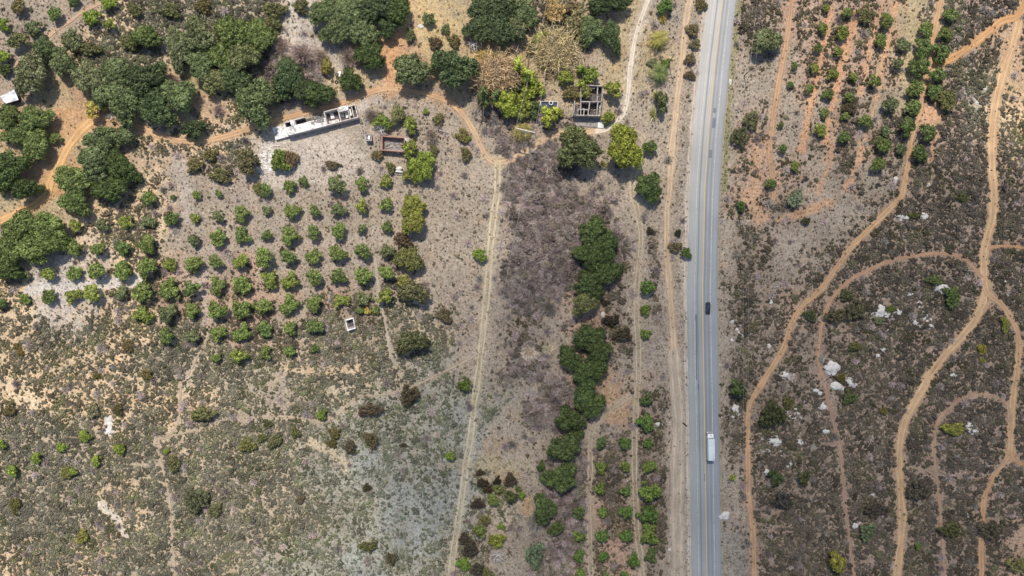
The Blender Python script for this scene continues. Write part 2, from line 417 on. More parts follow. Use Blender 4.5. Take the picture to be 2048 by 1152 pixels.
# ------------------------------------------------------------------ the tracks and paths (photo pixels), width, colour
ORG = (206, 168, 128); ORG2 = (198, 156, 118); PALE = (206, 184, 158); TAN = (186, 166, 132); GRY = (170, 156, 140)
TRACKS = [
 # name, points, width px, colour, twin ruts?, softness, label
 ('dirt_road', [(2062,-30),(2046,12),(2030,75),(2008,140),(1992,200),(1984,260),(1984,330),(1988,384),(1986,427),(1978,464),(1969,501),(1968,541),(1971,580),(1966,604),(1949,641),(1923,674),(1889,711),(1856,754),(1849,771),(1823,815),(1806,855),(1799,895),(1799,941),(1802,995),(1805,1035),(1801,1085),(1794,1151),(1786,1230)], 18, (210,174,134), 0, 0.0, 'wide main dirt road winding down from the top right corner'),
 ('dirt_road', [(1968,560),(1976,586),(1999,604),(2019,631),(2034,661),(2038,701),(2033,751),(2029,768),(2024,818),(2021,885),(2019,915)], 14, (202,166,128), 0, 0.0, 'right hand branch of the forked dirt road'),
 ('dirt_road', [(2060,-6),(2035,32),(2003,42),(1956,80),(1919,107),(1886,125),(1864,136)], 15, (204,158,112), 0, 0.0, 'straight dirt spur below the top right corner'),
 ('dirt_track', [(2022,905),(2003,931),(1983,958),(1969,995),(1964,1051),(1962,1100),(1963,1151),(1964,1230)], 12, (196,156,118), 0, 0.1, 'dirt track going down from the lower right junction'),
 ('dirt_track', [(2016,900),(2033,923),(2060,930),(2120,932)], 9, (196,156,118), 0, 0.2, 'short dirt track leaving to the right edge'),
 ('dirt_track', [(1886,-30),(1881,0),(1873,40),(1866,80),(1860,117),(1856,147),(1844,187),(1841,217),(1829,253),(1819,293),(1816,327),(1808,372),(1800,396),(1769,427),(1736,461),(1703,494),(1669,541),(1643,577),(1603,614),(1583,647),(1569,691),(1549,727),(1536,747),(1519,775),(1501,805),(1496,835),(1495,885),(1496,935),(1497,995),(1504,1045),(1507,1085),(1509,1151),(1511,1230)], 11.5, (200,162,124), 0, 0.05, 'long dirt track from the east orchard down beside the highway'),
 ('dirt_track', [(1588,-30),(1584,0),(1573,83),(1563,133),(1549,217),(1541,283),(1540,320),(1548,372),(1546,400)], 12, (196,158,124), 0, 0.3, 'faint reddish track right of the highway'),
 ('dirt_track', [(1964,556),(1953,541),(1936,524),(1913,511),(1869,507),(1829,512),(1789,519),(1749,534),(1709,554),(1676,581),(1656,611),(1643,651),(1639,684),(1636,717),(1646,754)], 9, (190,152,122), 0, 0.45, 'curving reddish track around the boulders'),
 ('dirt_track', [(1645,750),(1653,790),(1663,825),(1673,868),(1683,918),(1688,985),(1693,1035),(1699,1085),(1709,1151),(1716,1230)], 9, (176,146,122), 0, 0.4, 'rutted reddish track going down past the round boulder'),
 ('dirt_track', [(2020,845),(2016,815),(2003,798),(1976,790),(1946,788),(1916,801),(1889,825),(1874,848),(1869,881),(1870,925),(1874,968),(1879,1001),(1881,1041),(1886,1088),(1889,1145),(1894,1230)], 8.5, (184,152,124), 0, 0.45, 'loop shaped track at the lower right'),
 ('footpath', [(1808,930),(1840,938),(1875,940),(1920,955),(1960,956),(1985,945),(2010,920)], 4.5, (172,150,126), 0, 0.3, 'thin path crossing inside the loop'),
 ('dirt_track', [(1978,500),(1983,494),(2009,492),(2048,494),(2120,496)], 8, (196,154,118), 0, 0.15, 'short dirt track to the right edge at mid height'),
 ('dirt_track', [(1384,-30),(1379,0),(1372,43),(1367,90),(1362,140),(1354,200),(1349,250),(1344,300),(1341,350),(1339,384),(1334,424),(1334,484),(1336,534),(1341,601),(1346,667),(1350,751)], 14, (204,178,148), 0, 0.05, 'straight sandy track left of the highway'),
 ('dirt_track', [(1347,700),(1352,768),(1357,830),(1356,900),(1354,1000),(1355,1080),(1356,1151),(1357,1230)], 29, (192,174,152), 0, 0.05, 'broad sandy strip beside the lower highway'),
 ('dirt_track', [(1304,-30),(1296,0),(1281,40),(1269,83),(1261,133),(1257,177),(1251,217),(1237,240),(1214,258),(1186,264)], 11, (222,206,186), 0, 0.2, 'chalky white track curving down to the ruined house'),
 ('dirt_track', [(1190,262),(1150,268),(1107,266),(1090,280),(1057,302),(1024,319),(1002,325),(985,323),(971,310),(960,290),(950,268),(934,240),(914,216)], 12, (204,174,140), 0, 0.0, 'narrow twin rut track joining the central junction'),
 ('dirt_track', [(922,224),(905,208),(872,193),(829,183),(779,177),(745,183),(712,197),(662,213),(579,233),(512,253),(450,273),(400,283),(350,280),(300,263),(260,247),(225,237),(187,240)], 11.5, (206,168,130), 0, 0.1, 'main dirt track past the long ruin'),
 ('dirt_track', [(192,234),(160,263),(133,300),(117,333),(100,365),(93,391),(67,411),(33,427),(0,441),(-60,455)], 18, (220,176,124), 0, 0.1, 'orange dirt track curving out to the left edge'),
 ('dirt_track', [(996,322),(995,345),(995,384),(992,400),(985,451),(979,524),(974,584),(969,634),(962,701),(954,767),(949,801),(942,868),(932,928),(925,985),(915,1051),(907,1101),(902,1151),(893,1230)], 14, (206,190,158), 1, 0.0, 'grassy twin rut track down the middle'),
 ('dirt_track', [(1230,258),(1262,262),(1284,275),(1288,292),(1281,317),(1267,350),(1264,384),(1270,405),(1277,434),(1282,471),(1279,517),(1274,567),(1272,617),(1276,684),(1277,751),(1274,785),(1271,835),(1269,885),(1269,951),(1272,1018),(1274,1068),(1282,1118),(1284,1151),(1288,1230)], 13, (196,178,150), 1, 0.05, 'twin rut track between the oaks and the highway'),
 ('dirt_track', [(1262,790),(1235,808),(1211,825),(1191,848),(1181,878),(1181,935),(1177,1001),(1179,1068),(1182,1151),(1184,1230)], 11, (192,174,148), 1, 0.05, 'twin rut track beside the south orchard'),
 ('footpath', [(425,640),(413,677),(400,704),(377,747),(363,768),(358,835),(345,865),(313,881),(323,928),(337,985),(343,1051),(350,1135),(352,1230)], 4.6, (188,168,144), 0, 0.25, 'footpath winding down the left scrubland'),
 ('footpath', [(313,881),(360,868),(400,858),(443,840),(512,835),(562,833),(605,836),(645,845),(672,831),(699,805),(719,791),(779,788),(820,776),(870,752),(920,728),(962,705)], 4.2, (188,168,144), 0, 0.22, 'footpath crossing to the twin rut track'),
 ('footpath', [(750,515),(755,560),(764,617),(770,640),(775,674),(783,711),(790,730)], 7, (182,168,150), 0, 0.3, 'pale footpath right of the orchard'),
 ('footpath', [(225,-20),(207,3),(167,23),(140,43),(113,60),(97,73),(60,103),(30,130)], 7, (206,172,142), 0, 0.25, 'sandy path in the upper left corner'),
 ('footpath', [(340,300),(352,335),(362,370),(372,405),(380,450)], 5, (186,170,154), 0, 0.35, 'pale trodden path left of the orchard'),
]
HW_L = [(-60,1427),(0,1417),(133,1399),(267,1387),(384,1379),(480,1378),(580,1375),(700,1376),(800,1378),(900,1380),(1152,1384),(1260,1386)]
HW_R = [(-60,1482),(0,1471),(133,1458),(267,1445),(384,1438),(480,1435),(580,1433),(700,1435),(800,1437),(900,1438),(1152,1442),(1260,1444)]
def hw(table, y): return np.interp(y, [a for a, b in table], [b for a, b in table])

# strokes of bare or special ground: points, half width px, colour, strength, bush density factor
STROKES = [
 ([(985,322),(1024,319),(1057,302),(1095,278),(1110,266)], 8, (196,168,138), .8, .02),
 ([(914,216),(950,268),(971,310),(985,322)], 6, (190,164,138), .7, .05),
 ([(785,70),(785,100),(785,175)], 20, (208,160,116), .9, .05),
 ([(860,-30),(850,30),(880,70)], 42, (206,178,128), .8, .1),
 ([(1660,15),(1645,100),(1622,200),(1602,300)], 7, (206,156,116), .9, .3),
 ([(1710,30),(1680,140),(1650,285)], 8, (206,156,116), .9, .3),
 ([(1770,0),(1742,83),(1722,187)], 6, (204,160,122), .8, .4),
 ([(1790,10),(1768,100),(1742,250),(1703,355),(1690,380)], 7, (204,160,122), .85, .3),
 ([(1832,30),(1812,133),(1802,217)], 12, (186,166,128), .8, .4),
 ([(1672,250),(1655,330),(1640,380)], 9, (198,156,122), .7, .5),
 ([(1520,290),(1510,350),(1500,400),(1520,440)], 16, (200,158,122), .7, .4),
 ([(1560,440),(1610,425),(1660,405)], 8, (206,160,118), .7, .3),
 ([(1862,225),(1862,245)], 18, (212,168,130), .95, .05),
 ([(1870,260),(1862,320)], 7, (200,150,116), .7, .3),
 ([(60,580),(120,572),(180,575),(240,560),(280,562)], 11, (212,204,194), .85, .25),
 ([(262,560),(300,540)], 10, (214,200,184), .8, .3),
 ([(216,838),(220,862)], 8, (232,228,222), .95, .0),
 ([(200,1008),(225,1030),(250,1068)], 8, (222,210,190), .9, .35),
 ([(365,330),(372,400),(380,440)], 10, (196,184,170), .6, .3),
 ([(540,305),(535,340)], 14, (226,216,206), .8, .1),
 ([(1060,345),(1030,360)], 12, (150,138,126), .4, .6),
 ([(1216,760),(1222,790),(1250,805),(1230,830)], 22, (186,150,116), .85, .15),
 ([(1060,1000),(1050,1020)], 9, (190,156,118), .8, .1),
 ([(1195,630),(1215,645),(1190,650)], 18, (150,122,102), .6, .2),
 ([(1190,1020),(1220,1060),(1230,1110)], 20, (182,148,124), .7, .5),
 ([(1395,160),(1386,240),(1374,420),(1368,600)], 6, (196,180,164), .8, .15),
 ([(1400,30),(1395,130)], 8, (204,184,158), .6, .5),
 ([(1480,-20),(1466,120),(1453,260),(1447,380)], 5, (134,132,84), .85, .4),
 ([(1345,830),(1345,1150)], 10, (178,162,142), .6, .2),
 ([(1372,760),(1376,1000),(1378,1150)], 7, (176,166,152), .8, .1),
 ([(1470,1090),(1470,1140)], 22, (146,140,126), .7, .25),
 ([(1690,690),(1690,650),(1680,610)], 12, (158,134,116), .6, .3),
 ([(1660,770),(1668,830)], 12, (150,134,116), .7, .1),
 ([(1740,250),(1760,225),(1800,190)], 20, (162,148,128), .5, .4),
 ([(590,295),(680,300),(700,330),(560,335)], 40, (198,184,168), .7, .3),
 ([(150,355),(110,370)], 26, (198,156,108), .8, .05),
 ([(130,230),(160,235),(120,260)], 24, (196,154,112), .8, .05),
 ([(420,200),(440,230),(405,200)], 20, (190,158,128), .7, .3),
 ([(1755,120),(1745,220)], 6, (178,158,122), .5, .4),
 ([(20,770),(60,800)], 22, (226,200,164), .7, .5),
 ([(430,585),(420,640),(520,590),(600,590)], 10, (190,160,136), .7, .4),
 ([(400,500),(560,490),(720,480)], 9, (182,164,148), .6, .3),
 ([(408,540),(410,640)], 9, (184,164,150), .7, .3),
 ([(620,885),(660,900),(690,930)], 10, (206,186,152), .7, .4),
 ([(2040,1070),(2060,1090)], 26, (190,158,128), .8, .2),
 ([(1702,170),(1698,230),(1690,330)], 15, (140,118,100), .6, 1.0),
 ([(1745,270),(1775,330)], 16, (140,118,100), .5, 1.0), ([(1770,240),(1760,270)], 16, (140,118,100), .5, 1.0),
 ([(640,690),(700,670),(770,640),(730,700),(640,730)], 26, (150,128,108), .5, 1.0),
 ([(1225,915),(1228,1000),(1225,1060)], 15, (130,112,98), .6, 1.0), ([(1272,860),(1275,1120)], 9, (130,112,98), .4, 1.0),
 ([(1320,880),(1322,1110)], 9, (130,112,98), .5, 1.0), ([(1305,470),(1312,640)], 10, (128,110,98), .6, 1.0), ([(1245,480),(1250,540)], 12, (130,112,98), .5, 1.0),
 ([(1225,655),(1250,690)], 20, (130,112,98), .5, 1.0), ([(880,930),(930,1100)], 9, (150,146,128), .3, 1.0),
 ([(1485,470),(1490,600),(1480,760),(1470,900)], 20, (132,116,100), .5, 1.0), ([(1500,60),(1512,20)], 20, (140,124,106), .5, 1.0),
 ([(250,330),(300,320)], 20, (180,158,138), .6, .6), ([(400,335),(470,350)], 22, (170,150,136), .5, 1.0),
 ([(900,930),(1060,930)], 9, (172,160,128), .6, .3), ([(560,730),(640,745),(720,735)], 9, (210,182,146), .7, .5),
 ([(2010,80),(2030,150),(2040,200)], 22, (200,166,128), .6, .4),
 ([(1960,600),(1980,620)], 10, (196,154,118), .5, .1),
]
# ground types on a 64 px grid: soil colour, bush density, bush tint, litter
TYPES = {
 'A': ((164,149,131), .24, (112,104,88), 1.0),
 'B': ((214,188,152), .72, (120,112,92), .35),
 'C': ((182,166,142), .90, (116,112,94), .5),
 'D': ((188,154,120), .12, (120,112,88), .35),
 'E': ((178,150,128), .64, (106,98,80), .6),
 'F': ((180,160,124), .20, (120,112,86), .7),
 'G': ((154,150,134), .62, (112,112,94), .9),
 'H': ((106,94,86), .88, (118,105,98), .7),  # thicket soil, its colour darkened for the shade beneath the bushes
 'I': ((162,142,124), .88, (102,94,82), .5),
 'J': ((196,184,170), .16, (118,110,94), .9),
 'K': ((148,132,116), .62, (100,92,78), .7),
 'L': ((152,154,146), .48, (112,116,102), 1.0),
}
GRID = [
 [0,0,0,1,2,2,2,2,2,9,0,2,3,5,5,4,4,2,5,5,0,0,0,8,4,4,4,4,5,2,8,8],
 [0,0,1,2,2,2,2,2,2,9,9,3,3,5,5,5,5,5,0,5,5,0,0,10,0,4,4,4,5,2,8,4],
 [0,5,3,2,2,3,5,5,7,7,5,5,3,3,5,5,5,5,0,5,0,0,0,0,0,4,4,4,5,8,2,1],
 [3,5,3,3,5,5,1,1,5,0,0,9,0,0,0,7,0,0,5,0,0,0,0,0,0,0,10,0,8,8,2,1],
 [5,3,5,3,1,1,1,2,9,9,0,0,0,0,0,0,7,7,0,0,0,0,0,4,0,10,10,4,10,8,8,1],
 [3,3,3,5,1,0,0,0,9,0,0,0,0,0,0,0,7,7,0,0,0,0,0,4,4,0,10,0,8,8,8,8],
 [5,5,5,1,1,0,0,0,0,0,0,0,0,0,0,0,7,7,7,0,0,0,0,4,10,0,0,10,8,8,8,8],
 [0,0,1,1,1,0,0,0,0,0,0,0,0,0,0,0,7,7,7,0,0,0,0,10,0,0,10,8,8,8,8,8],
 [1,9,9,1,1,4,0,4,0,0,0,0,10,0,0,0,7,7,7,10,0,0,0,10,0,8,8,8,8,8,8,8],
 [1,9,9,1,1,4,4,4,4,0,4,10,2,0,0,0,7,0,4,10,0,0,0,10,4,8,8,8,8,8,8,8],
 [1,2,2,1,1,2,2,4,4,2,2,2,2,2,0,0,10,0,4,10,0,0,0,10,10,10,8,8,8,8,8,8],
 [1,1,1,1,2,2,2,2,2,2,2,2,2,6,0,0,7,0,4,0,0,0,0,10,10,10,8,8,8,8,8,8],
 [1,1,1,1,1,1,1,2,0,2,2,6,6,6,6,6,0,7,4,4,10,0,0,10,10,8,8,10,8,8,8,8],
 [2,2,2,1,2,1,2,2,2,2,6,6,6,6,11,0,0,0,0,10,10,0,0,8,8,10,8,10,8,8,8,8],
 [2,2,2,2,2,2,2,2,2,6,6,11,6,6,11,5,0,7,8,10,10,0,0,8,8,8,8,8,8,8,8,8],
 [2,2,2,1,2,2,2,2,2,2,6,6,11,11,11,2,0,7,8,10,10,0,0,8,10,8,8,8,8,8,8,8],
 [2,2,2,1,2,2,2,2,2,2,6,6,11,11,6,0,0,7,10,4,10,0,0,10,8,8,8,8,8,8,8,8],
 [1,2,1,2,2,2,2,2,6,6,6,11,6,6,2,0,0,7,10,4,10,0,0,10,8,8,8,8,8,8,8,4],
]
assert all(len(r) == 32 for r in GRID) and len(GRID) == 18

def seg_dist(X, Y, pts, pad):
    """distance (px) of raster points to a polyline, inf where farther than pad"""
    D = np.full(X.shape, 1e9)
    for (x0, y0), (x1, y1) in zip(pts[:-1], pts[1:]):
        m = (X > min(x0, x1) - pad) & (X < max(x0, x1) + pad) & (Y > min(y0, y1) - pad) & (Y < max(y0, y1) + pad)
        if not m.any(): continue
        dx, dy = x1 - x0, y1 - y0
        L = dx * dx + dy * dy + 1e-9
        xx, yy = X[m], Y[m]
        t = np.clip(((xx - x0) * dx + (yy - y0) * dy) / L, 0, 1)
        D[m] = np.minimum(D[m], np.hypot(xx - x0 - t * dx, yy - y0 - t * dy))
    return D

TLIST = sorted(TYPES)
G_SOIL = np.array([[lin(TYPES[TLIST[c]][0]) for c in r] for r in GRID])
G_DEN = np.array([[TYPES[TLIST[c]][1] for c in r] for r in GRID])
G_TINT = np.array([[lin(TYPES[TLIST[c]][2]) for c in r] for r in GRID])
G_LIT = np.array([[TYPES[TLIST[c]][3] for c in r] for r in GRID])
G_BARE = np.array([[1.0 if c == 7 else 0.0 for c in r] for r in GRID])

def gsample(A, px, py):
    gx = np.clip(px / 64 - 0.5, 0, 30.999); gy = np.clip(py / 64 - 0.5, 0, 16.999)
    ix = gx.astype(int); iy = gy.astype(int)
    fx = gx - ix; fy = gy - iy
    fx = sstep(-.05, 1.05, fx); fy = sstep(-.05, 1.05, fy)
    if A.ndim == 3: fx = fx[..., None]; fy = fy[..., None]
    return (A[iy, ix] * (1 - fx) + A[iy, ix + 1] * fx) * (1 - fy) + (A[iy + 1, ix] * (1 - fx) + A[iy + 1, ix + 1] * fx) * fy

def fields(px, py):
    """soil colour, bush density, tint, litter, bare-thicket share at photo pixels"""
    wx = (fbm(px, py, 70, 3) - .5) * 90 + (fbm(px, py, 12, 5, 3) - .5) * 60
    wy = (fbm(px, py, 70, 4) - .5) * 90 + (fbm(px, py, 12, 6, 3) - .5) * 60
    qx, qy = px + wx, py + wy
    soil = gsample(G_SOIL, qx, qy); den = gsample(G_DEN, qx, qy); tint = gsample(G_TINT, qx, qy)
    lit = gsample(G_LIT, qx, qy); bare = gsample(G_BARE, qx, qy)
    # patches of different soil
    m = fbm(px, py, 40, 9); m2 = fbm(px, py, 22, 13)
    soil = soil * (0.82 + 0.36 * m)[..., None]
    warm = sstep(.52, .72, m2)[..., None] * 0.35
    soil = soil * (1 - warm) + soil * np.array([1.16, .98, .84]) * warm
    for pts, hwid, col, st, df in STROKES:
        wob = (fbm(px, py, 16, 21, 4) - .5) * 1.6
        d = seg_dist(px, py, pts, hwid * 2.4 + 8) / hwid
        w = sstep(1.5, 0.5, d + wob * 1.3) * st
        soil = soil * (1 - w[..., None]) + np.array(lin(col)) * (0.9 + 0.2 * m)[..., None] * w[..., None]
        den = den * (1 - w) + (den * df if df < 1 else .95) * w
    for nm, pts, wid, col, twin, soft, lb in TRACKS:
        d = seg_dist(px, py, pts, wid + 30)
        w = sstep(wid * .5 + 10, wid * .5 - 2, d + (m2 - .5) * 18)
        soil = soil * (1 - .45 * w[..., None]) + np.array(lin(col)) * .92 * .45 * w[..., None]
        clear = sstep(wid * .5 + 2.0, wid * .5 - 2.0, d + (m - .5) * 6)
        den = den * (1 - clear * (0.8 if twin else 1.0)) * (1 - .35 * w)
        lit = lit * (1 - .7 * clear)
    return soil, den, tint, lit, bare

# ------------------------------------------------------------------ ground: one sheet to the horizon
def axis(a, b, step, far):
    inner = np.arange(a, b + step * .5, step)
    out = []; d = step; x = b
    while x < far:
        d *= 1.35; x += d; out.append(x)
    lo = []; d = step; x = a
    while x > -far:
        d *= 1.35; x -= d; lo.append(x)
    return np.array(lo[::-1] + list(inner) + out)
gx = axis(-232, 232, 0.42, 6000); gy = axis(-140, 140, 0.42, 6000)
X, Y = np.meshgrid(gx, gy)
PXg, PYg = X / S + 1024, 576 - Y / S
soil, den, tint, lit, bare = fields(PXg, PYg)
nx_, ny_ = len(gx), len(gy)
V = np.stack([X.ravel(), Y.ravel(), np.zeros(X.size)], 1)
ii = np.arange(nx_ * ny_).reshape(ny_, nx_)
F = np.stack([ii[:-1, :-1].ravel(), ii[:-1, 1:].ravel(), ii[1:, 1:].ravel(), ii[1:, :-1].ravel()], 1)
sc4 = np.concatenate([soil.reshape(-1, 3) * GND, np.ones((X.size, 1))], 1)
me = mesh_np("ground", V, F, [M['ground']], fattr={'soil': ('FLOAT_COLOR', 'POINT', sc4), 'litter': ('FLOAT', 'POINT', lit.ravel())})
tag(link("ground", me), "dry stony ground with litter and bare soil", None, None, "structure")

# ------------------------------------------------------------------ ribbons: highway, markings, tracks
def resample(pts, step=1.0):
    p = np.array(pts, float)
    n = len(p); out = []
    for i in range(n - 1):
        p0, p1, p2, p3 = p[max(i - 1, 0)], p[i], p[i + 1], p[min(i + 2, n - 1)]
        m = max(2, int(np.hypot(*(p2 - p1)) / step))
        for k in range(m):
            t = k / m
            out.append(0.5 * ((2 * p1) + (-p0 + p2) * t + (2 * p0 - 5 * p1 + 4 * p2 - p3) * t * t + (-p0 + 3 * p1 - 3 * p2 + p3) * t ** 3))
    out.append(p[-1])
    return np.array(out)

def ribbon(name, pts_px, wid_px, z, mat, col=(0, 0, 0), soft=0.0, us=None, seed=0, twin=False, wav=0.12, drop=0.0):
    c = np.array([P(x, y) for x, y in resample(pts_px, 5)])
    d = np.gradient(c, axis=0); d /= np.hypot(d[:, 0], d[:, 1])[:, None]
    nrm = np.stack([d[:, 1], -d[:, 0]], 1)          # to the right of travel
    s = np.concatenate([[0], np.cumsum(np.hypot(*np.diff(c, axis=0).T))])
    w = wid_px * S / 2 * (1 + wav * 2 * (vn(s, s * 0 + seed * 7.3, 9, seed) - .5) + wav * (vn(s, s * 0, 2.5, seed + 3) - .5))
    V = []; F = []; UV = []
    us = us if us is not None else np.linspace(-1, 1, 9)
    strips = [(us * 0.28 - 0.62), (us * 0.28 + 0.62)] if twin else [us]
    for st in strips:
        b = len(V); m = len(st)
        for i in range(len(c)):
            for k, u in enumerate(st):
                x, y = c[i] + nrm[i] * w[i] * u
                V.append((x, y, z)); UV.append((us[k] if twin else u, s[i], soft))
        for i in range(len(c) - 1):
            for k in range(m - 1):
                a = b + i * m + k
                F.append((a, a + 1, a + 1 + m, a + m))
    n = len(V)
    F = np.array(F)[:, ::-1]
    tc = np.tile(np.array([*lin(col, GND), 1.0]), (n, 1))
    me = mesh_np(name, V, F, [mat], fattr={'uv2': ('FLOAT_VECTOR', 'POINT', UV), 'tc': ('FLOAT_COLOR', 'POINT', tc)})
    return me

for i, (nm, pts, wid, col, twin, soft, lb) in enumerate(TRACKS):
    me = ribbon(nm, pts, wid * (1.12 if not twin else 1.0), 0.020 + 0.005 * i, M['track'], col, soft, seed=i, twin=bool(twin), wav=.22)
    tag(link(nm, me), lb, None, None, 'structure')

# highway
def hw_ribbon(name, u0, u1, z, mat, y0=-60, y1=1260, nu=13, side=True, jag=0.0):
    ys = np.arange(y0, y1 + 0.1, 4.0)
    l, r = hw(HW_L, ys), hw(HW_R, ys)
    k = np.ones(9) / 9                                       # smooth out the corners of the table
    l = np.convolve(np.pad(l, 4, mode='edge'), k, 'valid'); r = np.convolve(np.pad(r, 4, mode='edge'), k, 'valid')
    us = np.linspace(u0, u1, nu)
    V = []; UV = []
    for j, (yy, a, b) in enumerate(zip(ys, l, r)):
        for q, u in enumerate(us):
            px = a + (b - a) * (u + 1) / 2
            if jag and q in (0, nu - 1): px += (float(vn(np.array([yy]), np.array([q * 50.0]), 7, 77)[0]) - .5) * jag
            x, y = P(px, yy)
            V.append((x, y, z)); UV.append((u, y, 0))
    F = []
    for i in range(len(ys) - 1):
        for k in range(nu - 1):
            a = i * nu + k
            F.append((a, a + nu, a + nu + 1, a + 1))
    n = len(V)
    if side:                                                  # the edge of the pavement has a real drop
        for q, off in ((0, -.25), (nu - 1, .25)):
            b = len(V)
            for i in range(len(ys)):
                x, y, _ = V[i * nu + q]
                V.append((x + off, y, -0.02)); UV.append((u0 if q == 0 else u1, y, 0))
            for i in range(len(ys) - 1):
                a = i * nu + q
                F.append((a, b + i, b + i + 1, a + nu) if q == 0 else (a, a + nu, b + i + 1, b + i))
    return mesh_np(name, V, F, [mat], fattr={'uv2': ('FLOAT_VECTOR', 'POINT', UV)})
ROADZ = 0.22
tag(link("highway", hw_ribbon("highway", -1, 1, ROADZ, M['asphalt'], jag=1.6)), "two lane grey asphalt highway", None, None, 'structure')
for nm, uc, w, mt, lb in (('edge_line', -0.535, .012, 'white_paint', 'white edge line on the left of the highway'),
                      ('edge_line', 0.565, .012, 'white_paint', 'white edge line on the right of the highway'),
                      ('centre_line', 0.02, .021, 'yellow_paint', 'faded yellow centre line of the highway')):
    tag(link(nm, hw_ribbon(nm, uc - w, uc + w, ROADZ + 0.006, M[mt], nu=2, side=False)), lb, None, None, 'structure')
for nm, tbl, off, wd, cc, lb in (('gravel_shoulder', HW_L, -3.5, 13, (198, 184, 166), 'pale gravel shoulder on the left of the highway'), ('gravel_shoulder', HW_R, 1.5, 8, (168, 156, 132), 'narrow gravel edge on the right of the highway')):
    pts = [(float(hw(tbl, yy)) + off, yy) for yy in range(-50, 1251, 50)]
    tag(link(nm, ribbon(nm, pts, wd, .012, M['track'], cc, .1, seed=55, wav=.5)), lb, None, None, 'structure')
# dark repair patches and skid marks on the asphalt
M['patch'] = mat_plain("asphalt_patch", (122, 124, 132), 0.8, var=0.12, scale=1.0, k=0.9)
M['patch2'] = mat_plain("asphalt_stain", (112, 116, 120), 0.8, var=0.12, scale=1.0, k=0.9)
mb = MB()
for k, (a, b, y0, y1) in enumerate([(.2, .42, 216, 226), (.22, .46, 236, 256), (.14, .36, 300, 316)]):
    l0, r0 = hw(HW_L, y0), hw(HW_R, y0); l1, r1 = hw(HW_L, y1), hw(HW_R, y1)
    q = [P(l0 + (r0 - l0) * (a + 1) / 2, y0), P(l0 + (r0 - l0) * (b + 1) / 2, y0), P(l1 + (r1 - l1) * (b + 1) / 2, y1), P(l1 + (r1 - l1) * (a + 1) / 2, y1)]
    mb.add([(x, y, ROADZ + .004) for x, y in q], [(3, 2, 1, 0)])
tag(mb.build("asphalt_patches", M['patch']), "dark repair patches in the right lane", None, None, 'structure')
mb = MB()
for a, b, y0, y1 in [(-.55, -.36, 629, 641), (-.46, -.38, 641, 760), (-.4, -.3, 768, 778), (-.05, .0, 948, 962), (-.56, -.52, 560, 630)]:
    l0, r0 = hw(HW_L, y0), hw(HW_R, y0)
    q = [P(l0 + (r0 - l0) * (a + 1) / 2, y0), P(l0 + (r0 - l0) * (b + 1) / 2, y0), P(l0 + (r0 - l0) * (b + 1) / 2, y1), P(l0 + (r0 - l0) * (a + 1) / 2, y1)]
    mb.add([(x, y, ROADZ + .003) for x, y in q], [(3, 2, 1, 0)])
tag(mb.build("asphalt_stains", M['patch2']), "dark rubber marks on the left lane", None, None, 'structure')

# ------------------------------------------------------------------ plant templates
def dirs(n, rng, zmin=-0.35):
    z = rng.uniform(zmin, 1, n); a = rng.uniform(0, 2 * PI, n); r = np.sqrt(1 - z * z)
    return np.stack([r * np.cos(a), r * np.sin(a), z], 1)

ICO_V = None
def ico():
    global ICO_V
    if ICO_V is None:
        import bmesh
        bm = bmesh.new(); bmesh.ops.create_icosphere(bm, subdivisions=1, radius=1)
        v = np.array([x.co[:] for x in bm.verts]); f = np.array([[q.index for q in x.verts] for x in bm.faces]); bm.free()
        ICO_V = (v, f)
    return ICO_V

